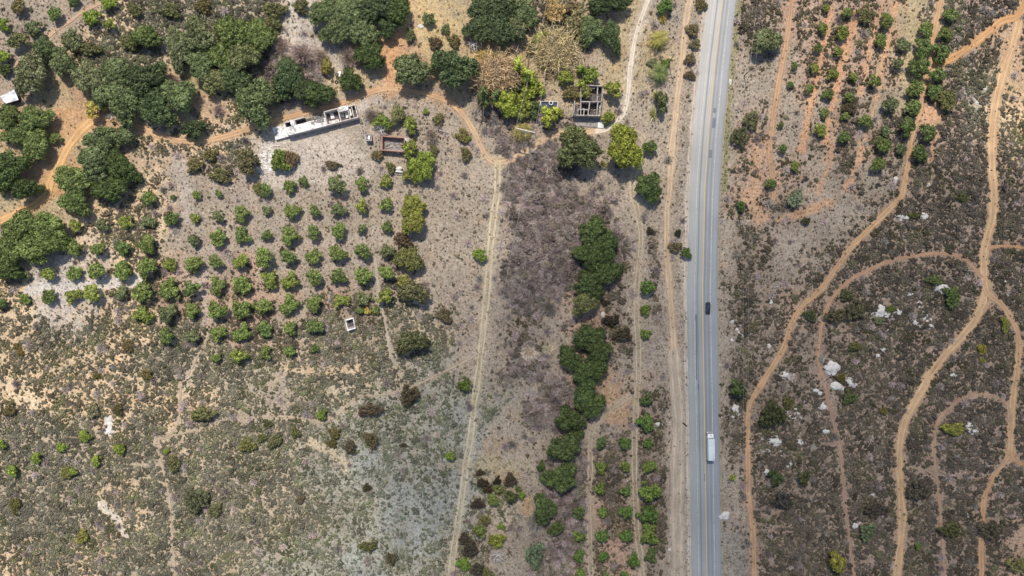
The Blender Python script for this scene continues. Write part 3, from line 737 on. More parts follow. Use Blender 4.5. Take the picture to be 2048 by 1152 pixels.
def leaf_mesh(name, lobes, per_area, size, rng, mat, core=0.82, zmin=-0.35, jit=0.55, aspect=1.5, fill=True):
    """lobes: (x, y, z, r, flat); leaves are small quads lying on and in the lobes, over a low inner body"""
    Vs = []; Fs = []; var = []; base = 0
    for (cx, cy, cz, r, fl) in lobes:
        n = max(10, int(per_area * r * r))
        d = dirs(n, rng, zmin)
        rr = r * rng.uniform(0.72, 1.10, n) * (1 + 0.18 * np.sin(d[:, 0] * 5 + cx * 3) * np.cos(d[:, 1] * 5 + cy * 3))
        c = np.array([cx, cy, cz]) + d * rr[:, None] * np.array([1, 1, fl])
        nrm = d + rng.normal(0, jit, (n, 3)); nrm /= np.linalg.norm(nrm, axis=1)[:, None]
        t = np.cross(nrm, rng.normal(0, 1, (n, 3))); t /= np.linalg.norm(t, axis=1)[:, None] + 1e-9
        b = np.cross(nrm, t)
        s = size * rng.uniform(.55, 1.35, n)[:, None]
        q = np.stack([c - t * s * aspect * .5, c - b * s * .5 + nrm * s * .12, c + t * s * aspect * .5, c + b * s * .5 + nrm * s * .12], 1)
        Vs.append(q.reshape(-1, 3)); f = np.arange(n * 4).reshape(n, 4) + base; Fs.append(f); base += n * 4
        lv = rng.uniform(0.25, .75)
        var.append(np.repeat(np.clip(lv + rng.normal(0, .2, n), 0, 1), 4))
    V = np.concatenate(Vs); F = np.concatenate(Fs); var = np.concatenate(var)
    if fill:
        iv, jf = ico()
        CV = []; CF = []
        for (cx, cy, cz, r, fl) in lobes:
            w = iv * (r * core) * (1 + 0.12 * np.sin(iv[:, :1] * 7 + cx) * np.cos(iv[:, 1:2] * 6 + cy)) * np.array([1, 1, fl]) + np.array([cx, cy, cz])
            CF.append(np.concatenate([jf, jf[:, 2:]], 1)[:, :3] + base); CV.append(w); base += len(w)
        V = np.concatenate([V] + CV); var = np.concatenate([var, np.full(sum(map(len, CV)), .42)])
        me = bpy.data.meshes.new(name)
        T = np.concatenate(CF)
        nq, ntri = len(F), len(T)
        me.vertices.add(len(V)); me.vertices.foreach_set("co", V.astype(np.float32).ravel())
        me.loops.add(nq * 4 + ntri * 3); me.loops.foreach_set("vertex_index", np.concatenate([F.ravel(), T.ravel()]).astype(np.int32))
        me.polygons.add(nq + ntri)
        me.polygons.foreach_set("loop_start", np.concatenate([np.arange(nq) * 4, nq * 4 + np.arange(ntri) * 3]).astype(np.int32))
        me.polygons.foreach_set("loop_total", np.concatenate([np.full(nq, 4), np.full(ntri, 3)]).astype(np.int32))
        me.materials.append(mat)
        a = me.attributes.new('var', 'FLOAT', 'POINT'); a.data.foreach_set('value', var.astype(np.float32))
        me.update(calc_edges=True)
        return me
    return mesh_np(name, V, F, [mat], fattr={'var': ('FLOAT', 'POINT', var)})

def dome_lobes(R, H, n, rmin, rmax, rng, star=0.16, base=0.35, flat=0.85, ky=5):
    out = []; tries = 0
    ph = rng.uniform(0, 2 * PI, 3)
    while len(out) < n and tries < 4000:
        tries += 1
        a = rng.uniform(0, 2 * PI); r = rng.uniform(rmin, rmax)
        lim = R * (1 - star + star * math.sin(2 * a + ph[0]) * .6 + star * math.sin(3 * a + ph[1]) * .7 + star * math.sin(ky * a + ph[2]) * .6)
        d = math.sqrt(rng.uniform(0, 1)) * max(.2, lim - r * .7)
        x, y = d * math.cos(a), d * math.sin(a)
        top = H * (base + (1 - base) * math.sqrt(max(0, 1 - (d / (R * 1.02)) ** 2)))
        z = max(r * flat * .9, top - r * flat + rng.uniform(-.35, .25) * r)
        if all((x - o[0]) ** 2 + (y - o[1]) ** 2 + (z - o[2]) ** 2 > (0.62 * (r + o[3]) * .78) ** 2 for o in out):
            out.append((x, y, z, r, flat))
    return out

def trunk_mesh(name, H, r, R, rng, mat, limbs=4, bare=False):
    mb = MB()
    lean = (rng.uniform(-.2, .2), rng.uniform(-.2, .2))
    th = H * .42
    mb.tube([(0, 0, -.15), (lean[0] * .3, lean[1] * .3, th * .5), (lean[0], lean[1], th)], [r * 1.35, r, r * .8], 7)
    for k in range(limbs):
        a = 2 * PI * k / limbs + rng.uniform(-.4, .4)
        ex, ey = R * .6 * math.cos(a), R * .6 * math.sin(a)
        mb.tube([(lean[0], lean[1], th * .9), (lean[0] + ex * .45, lean[1] + ey * .45, th + H * .18), (ex, ey, H * .76)], [r * .6, r * .4, r * .12], 5)
    me = bpy.data.meshes.new(name); me.from_pydata(mb.v, [], mb.f); me.materials.append(mat); me.update()
    return me

def twig_mesh(name, R, H, n, rng, mat, w=0.05, limb=0.0, up=0.5, arch=0.0, spread=.10):
    """leafless or strappy plants: tapered blades from the base outwards, each bending once"""
    V = []; F = []; var = []
    for i in range(n):
        a = rng.uniform(0, 2 * PI); e = rng.uniform(0.08, 1.0) ** up * PI / 2
        L = rng.uniform(.55, 1.0)
        d = np.array([math.cos(a) * math.cos(e), math.sin(a) * math.cos(e), math.sin(e)])
        o = np.array([rng.normal(0, spread) * R, rng.normal(0, spread) * R, 0.05])
        end = o + d * np.array([R, R, H]) * L
        mid = o + (end - o) * .55 + np.array([0, 0, arch * H]) + rng.normal(0, .06, 3) * R
        side = np.array([-math.sin(a), math.cos(a), rng.uniform(-.6, .6)]); side /= np.linalg.norm(side)
        b = len(V); ww = w * rng.uniform(.6, 1.4)
        for p, k in ((o, .7), (mid, 1.0), (end, .25)):
            V.append(p - side * ww * k * .5); V.append(p + side * ww * k * .5)
        F.append((b, b + 1, b + 3, b + 2)); F.append((b + 2, b + 3, b + 5, b + 4))
        var += [rng.uniform(0, 1)] * 6
        # side twigs
        for q in range(3 if limb else 0):
            t0 = rng.uniform(.3, .9); st = o + (end - o) * t0
            dd = d + rng.normal(0, .6, 3); dd /= np.linalg.norm(dd); e2 = st + dd * limb * R
            b = len(V); V += [st, st + side * ww * .7, e2]; F.append((b, b + 1, b + 2, b + 2)); var += [rng.uniform(0, 1)] * 3
    F = [f if f[2] != f[3] else f[:3] for f in F]
    me = bpy.data.meshes.new(name); me.from_pydata([tuple(v) for v in V], [], F); me.materials.append(mat)
    at = me.attributes.new('var', 'FLOAT', 'POINT'); at.data.foreach_set('value', np.array(var, np.float32))
    me.update()
    return me

R_ = lambda s: np.random.RandomState(s)
OAK = []; OAKT = []
for k in range(7):
    r = R_(100 + k)
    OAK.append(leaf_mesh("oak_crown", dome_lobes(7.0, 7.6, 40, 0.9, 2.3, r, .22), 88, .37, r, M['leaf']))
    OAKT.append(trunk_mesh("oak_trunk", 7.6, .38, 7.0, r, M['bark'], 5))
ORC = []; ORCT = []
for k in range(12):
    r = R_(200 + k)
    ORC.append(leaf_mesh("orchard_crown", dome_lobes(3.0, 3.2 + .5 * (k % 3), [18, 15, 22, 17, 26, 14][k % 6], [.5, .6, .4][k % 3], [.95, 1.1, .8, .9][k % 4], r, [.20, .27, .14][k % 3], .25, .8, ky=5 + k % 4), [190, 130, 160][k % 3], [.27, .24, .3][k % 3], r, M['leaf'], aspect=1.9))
    ORCT.append(trunk_mesh("orchard_trunk", 3.5, .14, 3.0, r, M['bark'], 4))
SHR = []; SHRT = []
for k in range(6):
    r = R_(300 + k)
    SHR.append(leaf_mesh("shrub_foliage", dome_lobes(3.0, 2.4, 24, .45, .85, r, .16, .35, .8), 170, .22, r, M['leaf'], aspect=1.3))
    SHRT.append(trunk_mesh("shrub_stem", 2.4, .08, 3.0, r, M['bark'], 6))
CYP = []
for k in range(3):
    r = R_(400 + k)
    lob = [(r.uniform(-.5, .5), r.uniform(-.5, .5), z, rr, 1.3) for z, rr in ((1.2, 1.3), (2.4, 1.35), (3.6, 1.15), (4.8, .95), (5.9, .7), (6.8, .42))]
    lob += [(1.1 * math.cos(a), 1.1 * math.sin(a), 1.6 + .5 * i, .8, 1.3) for i, a in enumerate(r.uniform(0, 6.28, 5))]
    CYP.append(leaf_mesh("column_crown", lob, 110, .3, r, M['leaf']))
BARE = [twig_mesh("bare_twigs", 3.0, 3.0, 420, R_(500 + k), M['leaf'], .07, .35, .8) for k in range(4)]
REED = [twig_mesh("reed_blades", 2.9, 3.2, 3200, R_(520 + k), M['leaf'], .07, 0, .8, .3, .42) for k in range(2)]

def palm_mesh(name, rng, R=3.6, n=34, z=3.0):
    V = []; F = []; var = []
    for i in range(n):
        a = 2 * PI * i / n * 2.618 + rng.uniform(-.15, .15); e = rng.uniform(-.15, 1.1)
        L = R * rng.uniform(.85, 1.05)
        prev = None
        for k in range(7):
            t = k / 6
            rad = L * t * math.cos(e * (1 - t * .4)); zz = z + L * (math.sin(e) * t - .75 * t * t * (.6 + .4 * math.cos(e)))
            pos = np.array([rad * math.cos(a), rad * math.sin(a), zz])
            if prev is not None:
                s = np.array([-math.sin(a), math.cos(a), 0])
                for sg in (-1, 1):
                    for j in range(3):
                        p = prev + (pos - prev) * (j / 3 + .1)
                        ln = .62 * math.sin(PI * (0.12 + .8 * t)) + .12
                        tip = p + s * sg * ln + (pos - prev) / max(np.linalg.norm(pos - prev), .01) * ln * .7 + np.array([0, 0, -.12])
                        w = (pos - prev) * .20
                        b = len(V); V += [p, p + w, tip]; F.append((b, b + 1, b + 2)); var += [rng.uniform(.2, .9)] * 3
            prev = pos
    me = bpy.data.meshes.new(name); me.from_pydata([tuple(v) for v in V], [], F); me.materials.append(M['leaf'])
    at = me.attributes.new('var', 'FLOAT', 'POINT'); at.data.foreach_set('value', np.array(var, np.float32)); me.update()
    return me
PALM = [palm_mesh("palm_crown", R_(600 + k)) for k in range(2)]
mbp = MB(); mbp.tube([(0, 0, -.1), (.05, 0, 1.5), (0, 0, 3.1)], [.38, .3, .26], 9)
PALMT = bpy.data.meshes.new("palm_trunk"); PALMT.from_pydata(mbp.v, [], mbp.f); PALMT.materials.append(M['bark'])
YUC = [twig_mesh("yucca_leaves", 1.9, 1.8, 260, R_(640 + k), M['leaf'], .14, 0, .75, .05) for k in range(2)]
def deadtree_mesh(name, rng, R=3.0, H=4.5):
    mb = MB(); mb.tube([(0, 0, -.1), (.1, .1, H * .45)], [.22, .16], 6)
    for k in range(9):
        a = 2 * PI * k / 9 + rng.uniform(-.3, .3); l = R * rng.uniform(.6, 1); zt = H * rng.uniform(.6, 1)
        m = (l * .5 * math.cos(a), l * .5 * math.sin(a), H * .55); e = (l * math.cos(a + .2), l * math.sin(a + .2), zt)
        mb.tube([(.1, .1, H * .4), m, e], [.13, .09, .03], 5)
        for j in range(4):
            b = a + rng.uniform(-.9, .9); q = l * rng.uniform(.6, 1.1)
            mb.tube([m, (q * math.cos(b), q * math.sin(b), zt * rng.uniform(.8, 1.1))], [.07, .02], 4)
    me = bpy.data.meshes.new(name); me.from_pydata(mb.v, [], mb.f); me.materials.append(M['pale_bark']); me.update()
    return me
DEAD = [deadtree_mesh("dead_branches", R_(700 + k)) for k in range(2)]

# ------------------------------------------------------------------ things: registry for labels
THINGS = []          # (root, noun phrase, category, px, py)
def jit(c, k=.07):
    f = 1 + rnd.uniform(-k, k)
    return tuple(max(0, v * f * (1 + rnd.uniform(-k, k) * .5)) for v in c)
KINDS = {  # base R, height, crown templates, crown name, trunk templates, trunk name
 'oak': (7.0, 7.6, OAK, 'crown', OAKT, 'trunk'),
 'orc': (3.0, 3.5, ORC, 'crown', ORCT, 'trunk'),
 'shr': (3.0, 2.4, SHR, 'foliage', SHRT, 'stem'),
 'cyp': (1.9, 7.4, CYP, 'crown', OAKT, 'trunk'),
 'bar': (3.0, 3.0, BARE, 'branches', SHRT, 'stem'),
 'red': (4.0, 4.2, REED, 'leaves', SHRT, 'stem'),
 'plm': (3.4, 3.4, PALM, 'crown', [PALMT], 'trunk'),
 'yuc': (1.9, 1.8, YUC, 'leaves', SHRT, 'stem'),
 'ded': (3.0, 4.5, DEAD, 'branches', None, None),
}
def plant(kind, name, px, py, rx, ry, col, desc, cat, group=None, hk=1.0, label=None):
    R0, H0, cr, cn, tr, tn = KINDS[kind]
    if kind in ('orc', 'shr') and abs(rx - ry) < 1: rx *= rnd.uniform(.95, 1.07); ry *= rnd.uniform(.95, 1.06)
    sx, sy = rx * S / R0, ry * S / R0
    sz = math.sqrt(sx * sy) * hk * rnd.uniform(.88, 1.15)
    h = H0 * sz * 0.6
    x, y = P(px, py, h)
    root = empty(name, x, y, 0, 0)
    m = rnd.choice(cr)
    c = link(cn, m, root)
    # turn the template by a random angle inside the ellipse (rotation first, then stretch)
    c.rotation_euler = (0, 0, rnd.uniform(0, 2 * PI) if abs(sx - sy) / max(sx, sy) < .25 else rnd.choice([0, PI]))
    c.scale = (sx, sy, sz)
    col = jit(lin(col, FOL)); g_ = sum(col) / 3; col = (col[0] * .84 + g_ * .20, col[1] * .74 + g_ * .19, col[2] * .64 + g_ * .15)
    c.color = (*col, 1)
    if tr:
        t = link(tn, tr[cr.index(m) % len(tr)], root)
        t.rotation_euler = c.rotation_euler; t.scale = (sx * .9, sy * .9, sz * .9)
    if cat: root['category'] = cat
    if group: root['group'] = group
    if label: root['label'] = label
    else: THINGS.append((root, desc, cat, px, py))
    return root

# ---- oaks and other big trees: px, py, rx, ry, tone
OG = (108, 128, 84); OD = (82, 102, 66); OB = (108, 130, 70); OL = (122, 132, 84); OV = (82, 104, 56); GG = (118, 130, 92)
OAKS = [
 (65,150,38,42,GG),(92,97,24,24,OG),(126,127,27,27,OG),
 (182,158,38,36,GG),(236,150,36,34,OG),(292,160,42,34,OD),(248,205,42,36,OG),(312,215,40,38,OD),(355,190,38,34,OG),(215,190,30,30,OG),
 (18,240,26,22,OB),(70,238,34,28,OB),(34,272,30,22,OB),(74,292,30,34,OB),
 (18,338,36,42,OV),(50,378,26,24,OV),
 (202,283,32,32,OG),(246,274,24,20,OG),(190,325,36,32,OG),(240,332,28,36,OV),(150,362,40,34,OB),(222,378,38,26,OV),(150,405,30,28,OB),
 (40,462,42,34,OB),(95,455,44,32,OB),(20,500,34,34,OB),(78,495,46,30,OB),(20,542,22,24,OV),(120,480,22,24,OB),
 (358,98,26,44,GG),(398,72,36,36,GG),(404,128,34,30,OG),(466,66,36,34,OB),(442,112,32,32,OB),(484,112,36,32,OL),(514,72,34,38,OB),(428,160,32,26,OL),(470,158,34,28,OD),
 (512,205,40,44,OG),(292,74,24,30,OB),
 (654,22,34,30,OG),(700,24,40,32,OG),(752,18,42,30,OD),(796,24,28,30,OV),(676,62,36,30,OG),(724,62,36,30,OG),(776,52,26,20,OD),
 (741,111,29,30,OV),(701,162,25,24,OV),(578,156,36,36,OD),(606,180,26,24,OD),(634,187,34,26,OV),
 (822,142,34,38,OG),(882,120,22,20,OG),(908,140,42,44,OD),
 (962,20,36,28,OD),(1006,16,38,26,OD),(1048,24,30,30,OG),(962,60,32,30,OD),(1000,60,36,34,OD),(1034,58,24,24,GG),
 (1156,297,50,38,(102,116,72)),(1248,296,44,37,(134,150,46)),(1298,375,30,28,OV),
 (1182,60,26,28,OG),(1222,72,22,32,OD),(1215,8,46,20,OD),(1532,82,27,28,GG),
 (1184,464,32,28,OV),(1210,492,28,30,OV),(1182,512,32,30,OV),(1208,545,28,34,OV),(1176,572,30,30,OV),(1168,607,26,24,OL),
 (1176,672,34,24,OV),(1138,716,26,22,OV),(1198,700,26,28,OV),(1168,744,28,26,OV),
 (1172,782,28,24,OV),(1182,812,28,28,OV),(1138,838,30,26,OV),(1130,895,34,28,OV),(1122,955,32,32,OV),(1090,1018,28,28,OV),(1112,1056,18,14,OV),(1196,738,20,22,OV),(1152,862,18,14,OV),
 (825,412,24,24,(140,146,62)),(828,445,25,24,(140,146,62)),(818,517,28,26,(112,122,66)),
 (845,332,32,26,(124,150,52)),
]
OAKDESC = {OG: 'green spreading oak', OD: 'dark green oak', OB: 'fresh green oak', OL: 'olive green oak', OV: 'deep green oak', GG: 'grey green oak'}
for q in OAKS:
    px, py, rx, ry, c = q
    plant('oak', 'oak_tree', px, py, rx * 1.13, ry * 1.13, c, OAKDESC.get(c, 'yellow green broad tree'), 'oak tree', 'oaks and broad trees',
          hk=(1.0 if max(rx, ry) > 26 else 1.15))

# ---- orchards, by rows
W1 = (120, 144, 72); W2 = (108, 134, 72); W3 = (118, 134, 92); W4 = (134, 152, 66)
WEST = [
 [(299,397,14,W1),(346,395,6,W2),(393,390,10,W1),(438,388,8,W2),(532,380,14,W2),(579,373,13,W1),(607,362,10,W2),(675,370,18,W3),(725,368,13,W1),(772,363,13,W4)],
 [(152,452,12,W4),(205,450,13,W3),(250,444,15,W4),(295,444,13,W3),(342,437,15,W2),(390,436,12,W4),(438,432,12,W3),(484,427,17,W1),(534,421,11,W3),(584,422,16,W1),(630,421,13,W2),(677,419,15,W3),(725,412,14,W4),(772,409,14,W1)],
 [(150,496,15,W1),(198,499,15,W1),(246,495,17,W2),(295,490,18,W1),(388,481,13,W3),(436,477,18,W1),(484,471,17,W2),(534,471,11,W2),(580,471,19,W1),(629,464,16,W2),(677,462,17,W1),(725,457,10,W3),(774,454,13,W2)],
 [(55,552,9,W3),(98,547,14,W4),(148,547,16,W1),(195,542,16,W1),(248,542,18,W1),(295,535,20,W1),(340,529,14,W4),(388,527,18,W1),(432,524,16,W2),(484,523,16,W4),(530,514,20,W1),(577,514,17,W2),(627,514,16,W1),(675,506,18,W1),(727,502,17,W2),(774,502,14,W3)],
 [(2,607,12,W2),(50,599,12,W1),(97,594,16,W2),(145,592,15,W4),(187,587,18,W4),(243,586,14,W3),(288,583,22,W1),(338,580,21,W1),(387,577,17,W2),(435,571,17,W1),(484,571,19,W1),(539,559,17,W4),(580,562,18,W4),(630,554,17,W1),(677,552,17,W2),(727,552,18,W1),(774,546,16,W1)],
 [(285,629,17,W4),(335,627,18,W3),(385,621,16,W1),(434,621,21,W1),(484,619,20,W1),(529,612,17,W1),(579,609,19,W1),(627,607,17,W1),(682,601,15,W4),(727,597,15,W3),(770,592,17,W4)],
 [(335,672,15,W2),(385,672,15,W3),(435,667,15,W1),(484,666,18,W1),(530,659,16,W2),(580,657,15,W1),(630,651,18,W2)],
 [(433,716,10,W1),(477,710,15,W4),(530,706,13,W1),(580,702,11,W1),(629,697,9,W2)],
]
ORD = ['first','second','third','fourth','fifth','sixth','seventh','eighth','ninth','tenth','eleventh','twelfth','thirteenth','fourteenth','fifteenth','sixteenth','seventeenth','eighteenth']
def toned(c): return {W1: 'bushy green', W2: 'green', W3: 'grey green', W4: 'yellow green'}.get(c, 'green')
for r, row in enumerate(WEST):
    for i, (px, py, rad, c) in enumerate(row):
        sz = 'small ' if rad <= 11 else 'large ' if rad >= 19 else ''
        plant('orc', 'orchard_tree', px, py, rad * 1.13, rad * 1.13, c, None, 'orchard tree', 'trees of the large west orchard',
              label=f"{sz}{toned(c)} tree, {ORD[i]} from left in {ORD[r]} row down of large orchard")
EAST = [  # the loose rows east of the highway, each row listed from the top down
 [(1645,57,11,W4),(1636,97,9,W2),(1628,137,10,W4),(1589,132,8,W2),(1618,178,11,W1),(1580,170,7,W2),(1561,250,7,W2),(1564,298,9,W2),(1588,333,11,W4),(1542,367,11,W1)],
 [(1651,17,8,W4),(1694,26,12,W1),(1685,66,15,W4),(1676,105,10,W4),(1665,148,12,W4),(1656,189,12,W2),(1649,226,10,W1),(1641,261,14,W4)],
 [(1772,42,14,W1),(1761,82,14,W1),(1706,155,9,W4),(1698,195,11,W1),(1690,233,10,W1),(1685,275,13,W2)],
 [(1805,90,15,W3),(1793,128,12,W3),(1747,163,13,W1),(1730,242,15,W1)],
 [(1852,60,16,W1),(1846,97,20,W2),(1839,135,20,W2),(1830,178,18,W1),(1824,217,16,W2),(1813,253,17,W2),(1802,298,12,W3)],
 [(1898,30,14,W1),(1891,68,14,W1),(1883,105,18,W2),(1874,152,16,W2),(1868,183,16,W2),(1853,265,18,W2),(1840,307,16,W2)],
 [(1779,210,15,W3),(1770,265,12,W3),(1765,290,16,W1),(1754,328,16,W1)],
]
ECOL = ['first','second','third','fourth','fifth','sixth','seventh']
for r, row in enumerate(EAST):
    for i, (px, py, rad, c) in enumerate(row):
        plant('orc', 'orchard_tree', px, py, rad * 1.13, rad * 1.13, tuple(int(v * .92) for v in c), None, 'orchard tree', 'trees of the east orchard',
              label=f"{toned(c)} tree, {ORD[i]} down the {ORD[r]} slanting line of the reddish upper right orchard")
S1 = (96, 130, 58); S2 = (112, 140, 58); S3 = (92, 118, 66)
SOUTH = [
 [(1158,1025,13,S3),(1157,1070,12,S2),(1158,1112,12,S1),(1160,1147,12,S2)],
 [(1203,884,12,S3),(1202,935,12,S2),(1200,978,13,S2),(1204,1023,11,S2),(1204,1070,14,S1),(1206,1112,12,S1),(1210,1152,10,S1)],
 [(1249,886,13,S1),(1251,934,11,S2),(1250,981,11,S1),(1252,1024,15,S1),(1252,1070,13,S1),(1268,1122,13,S1),(1250,1150,10,S1)],
 [(1293,574,15,S1),(1291,620,11,S2),(1291,668,11,S2),(1293,800,12,S3),(1292,845,18,S1),(1296,887,10,S1),(1297,932,15,S2),(1298,982,20,S2),(1297,1028,19,S1),(1298,1070,19,S2),(1302,1112,14,S3)],
]
for r, row in enumerate(SOUTH):
    for i, (px, py, rad, c) in enumerate(row):
        plant('orc', 'orchard_tree', px, py, rad * 1.13, rad * 1.13, c, None, 'orchard tree', 'trees of the small orchard left of the highway',
              label=f"deep green tree, {ORD[i]} from top in {ORD[r]} column of small orchard left of highway")

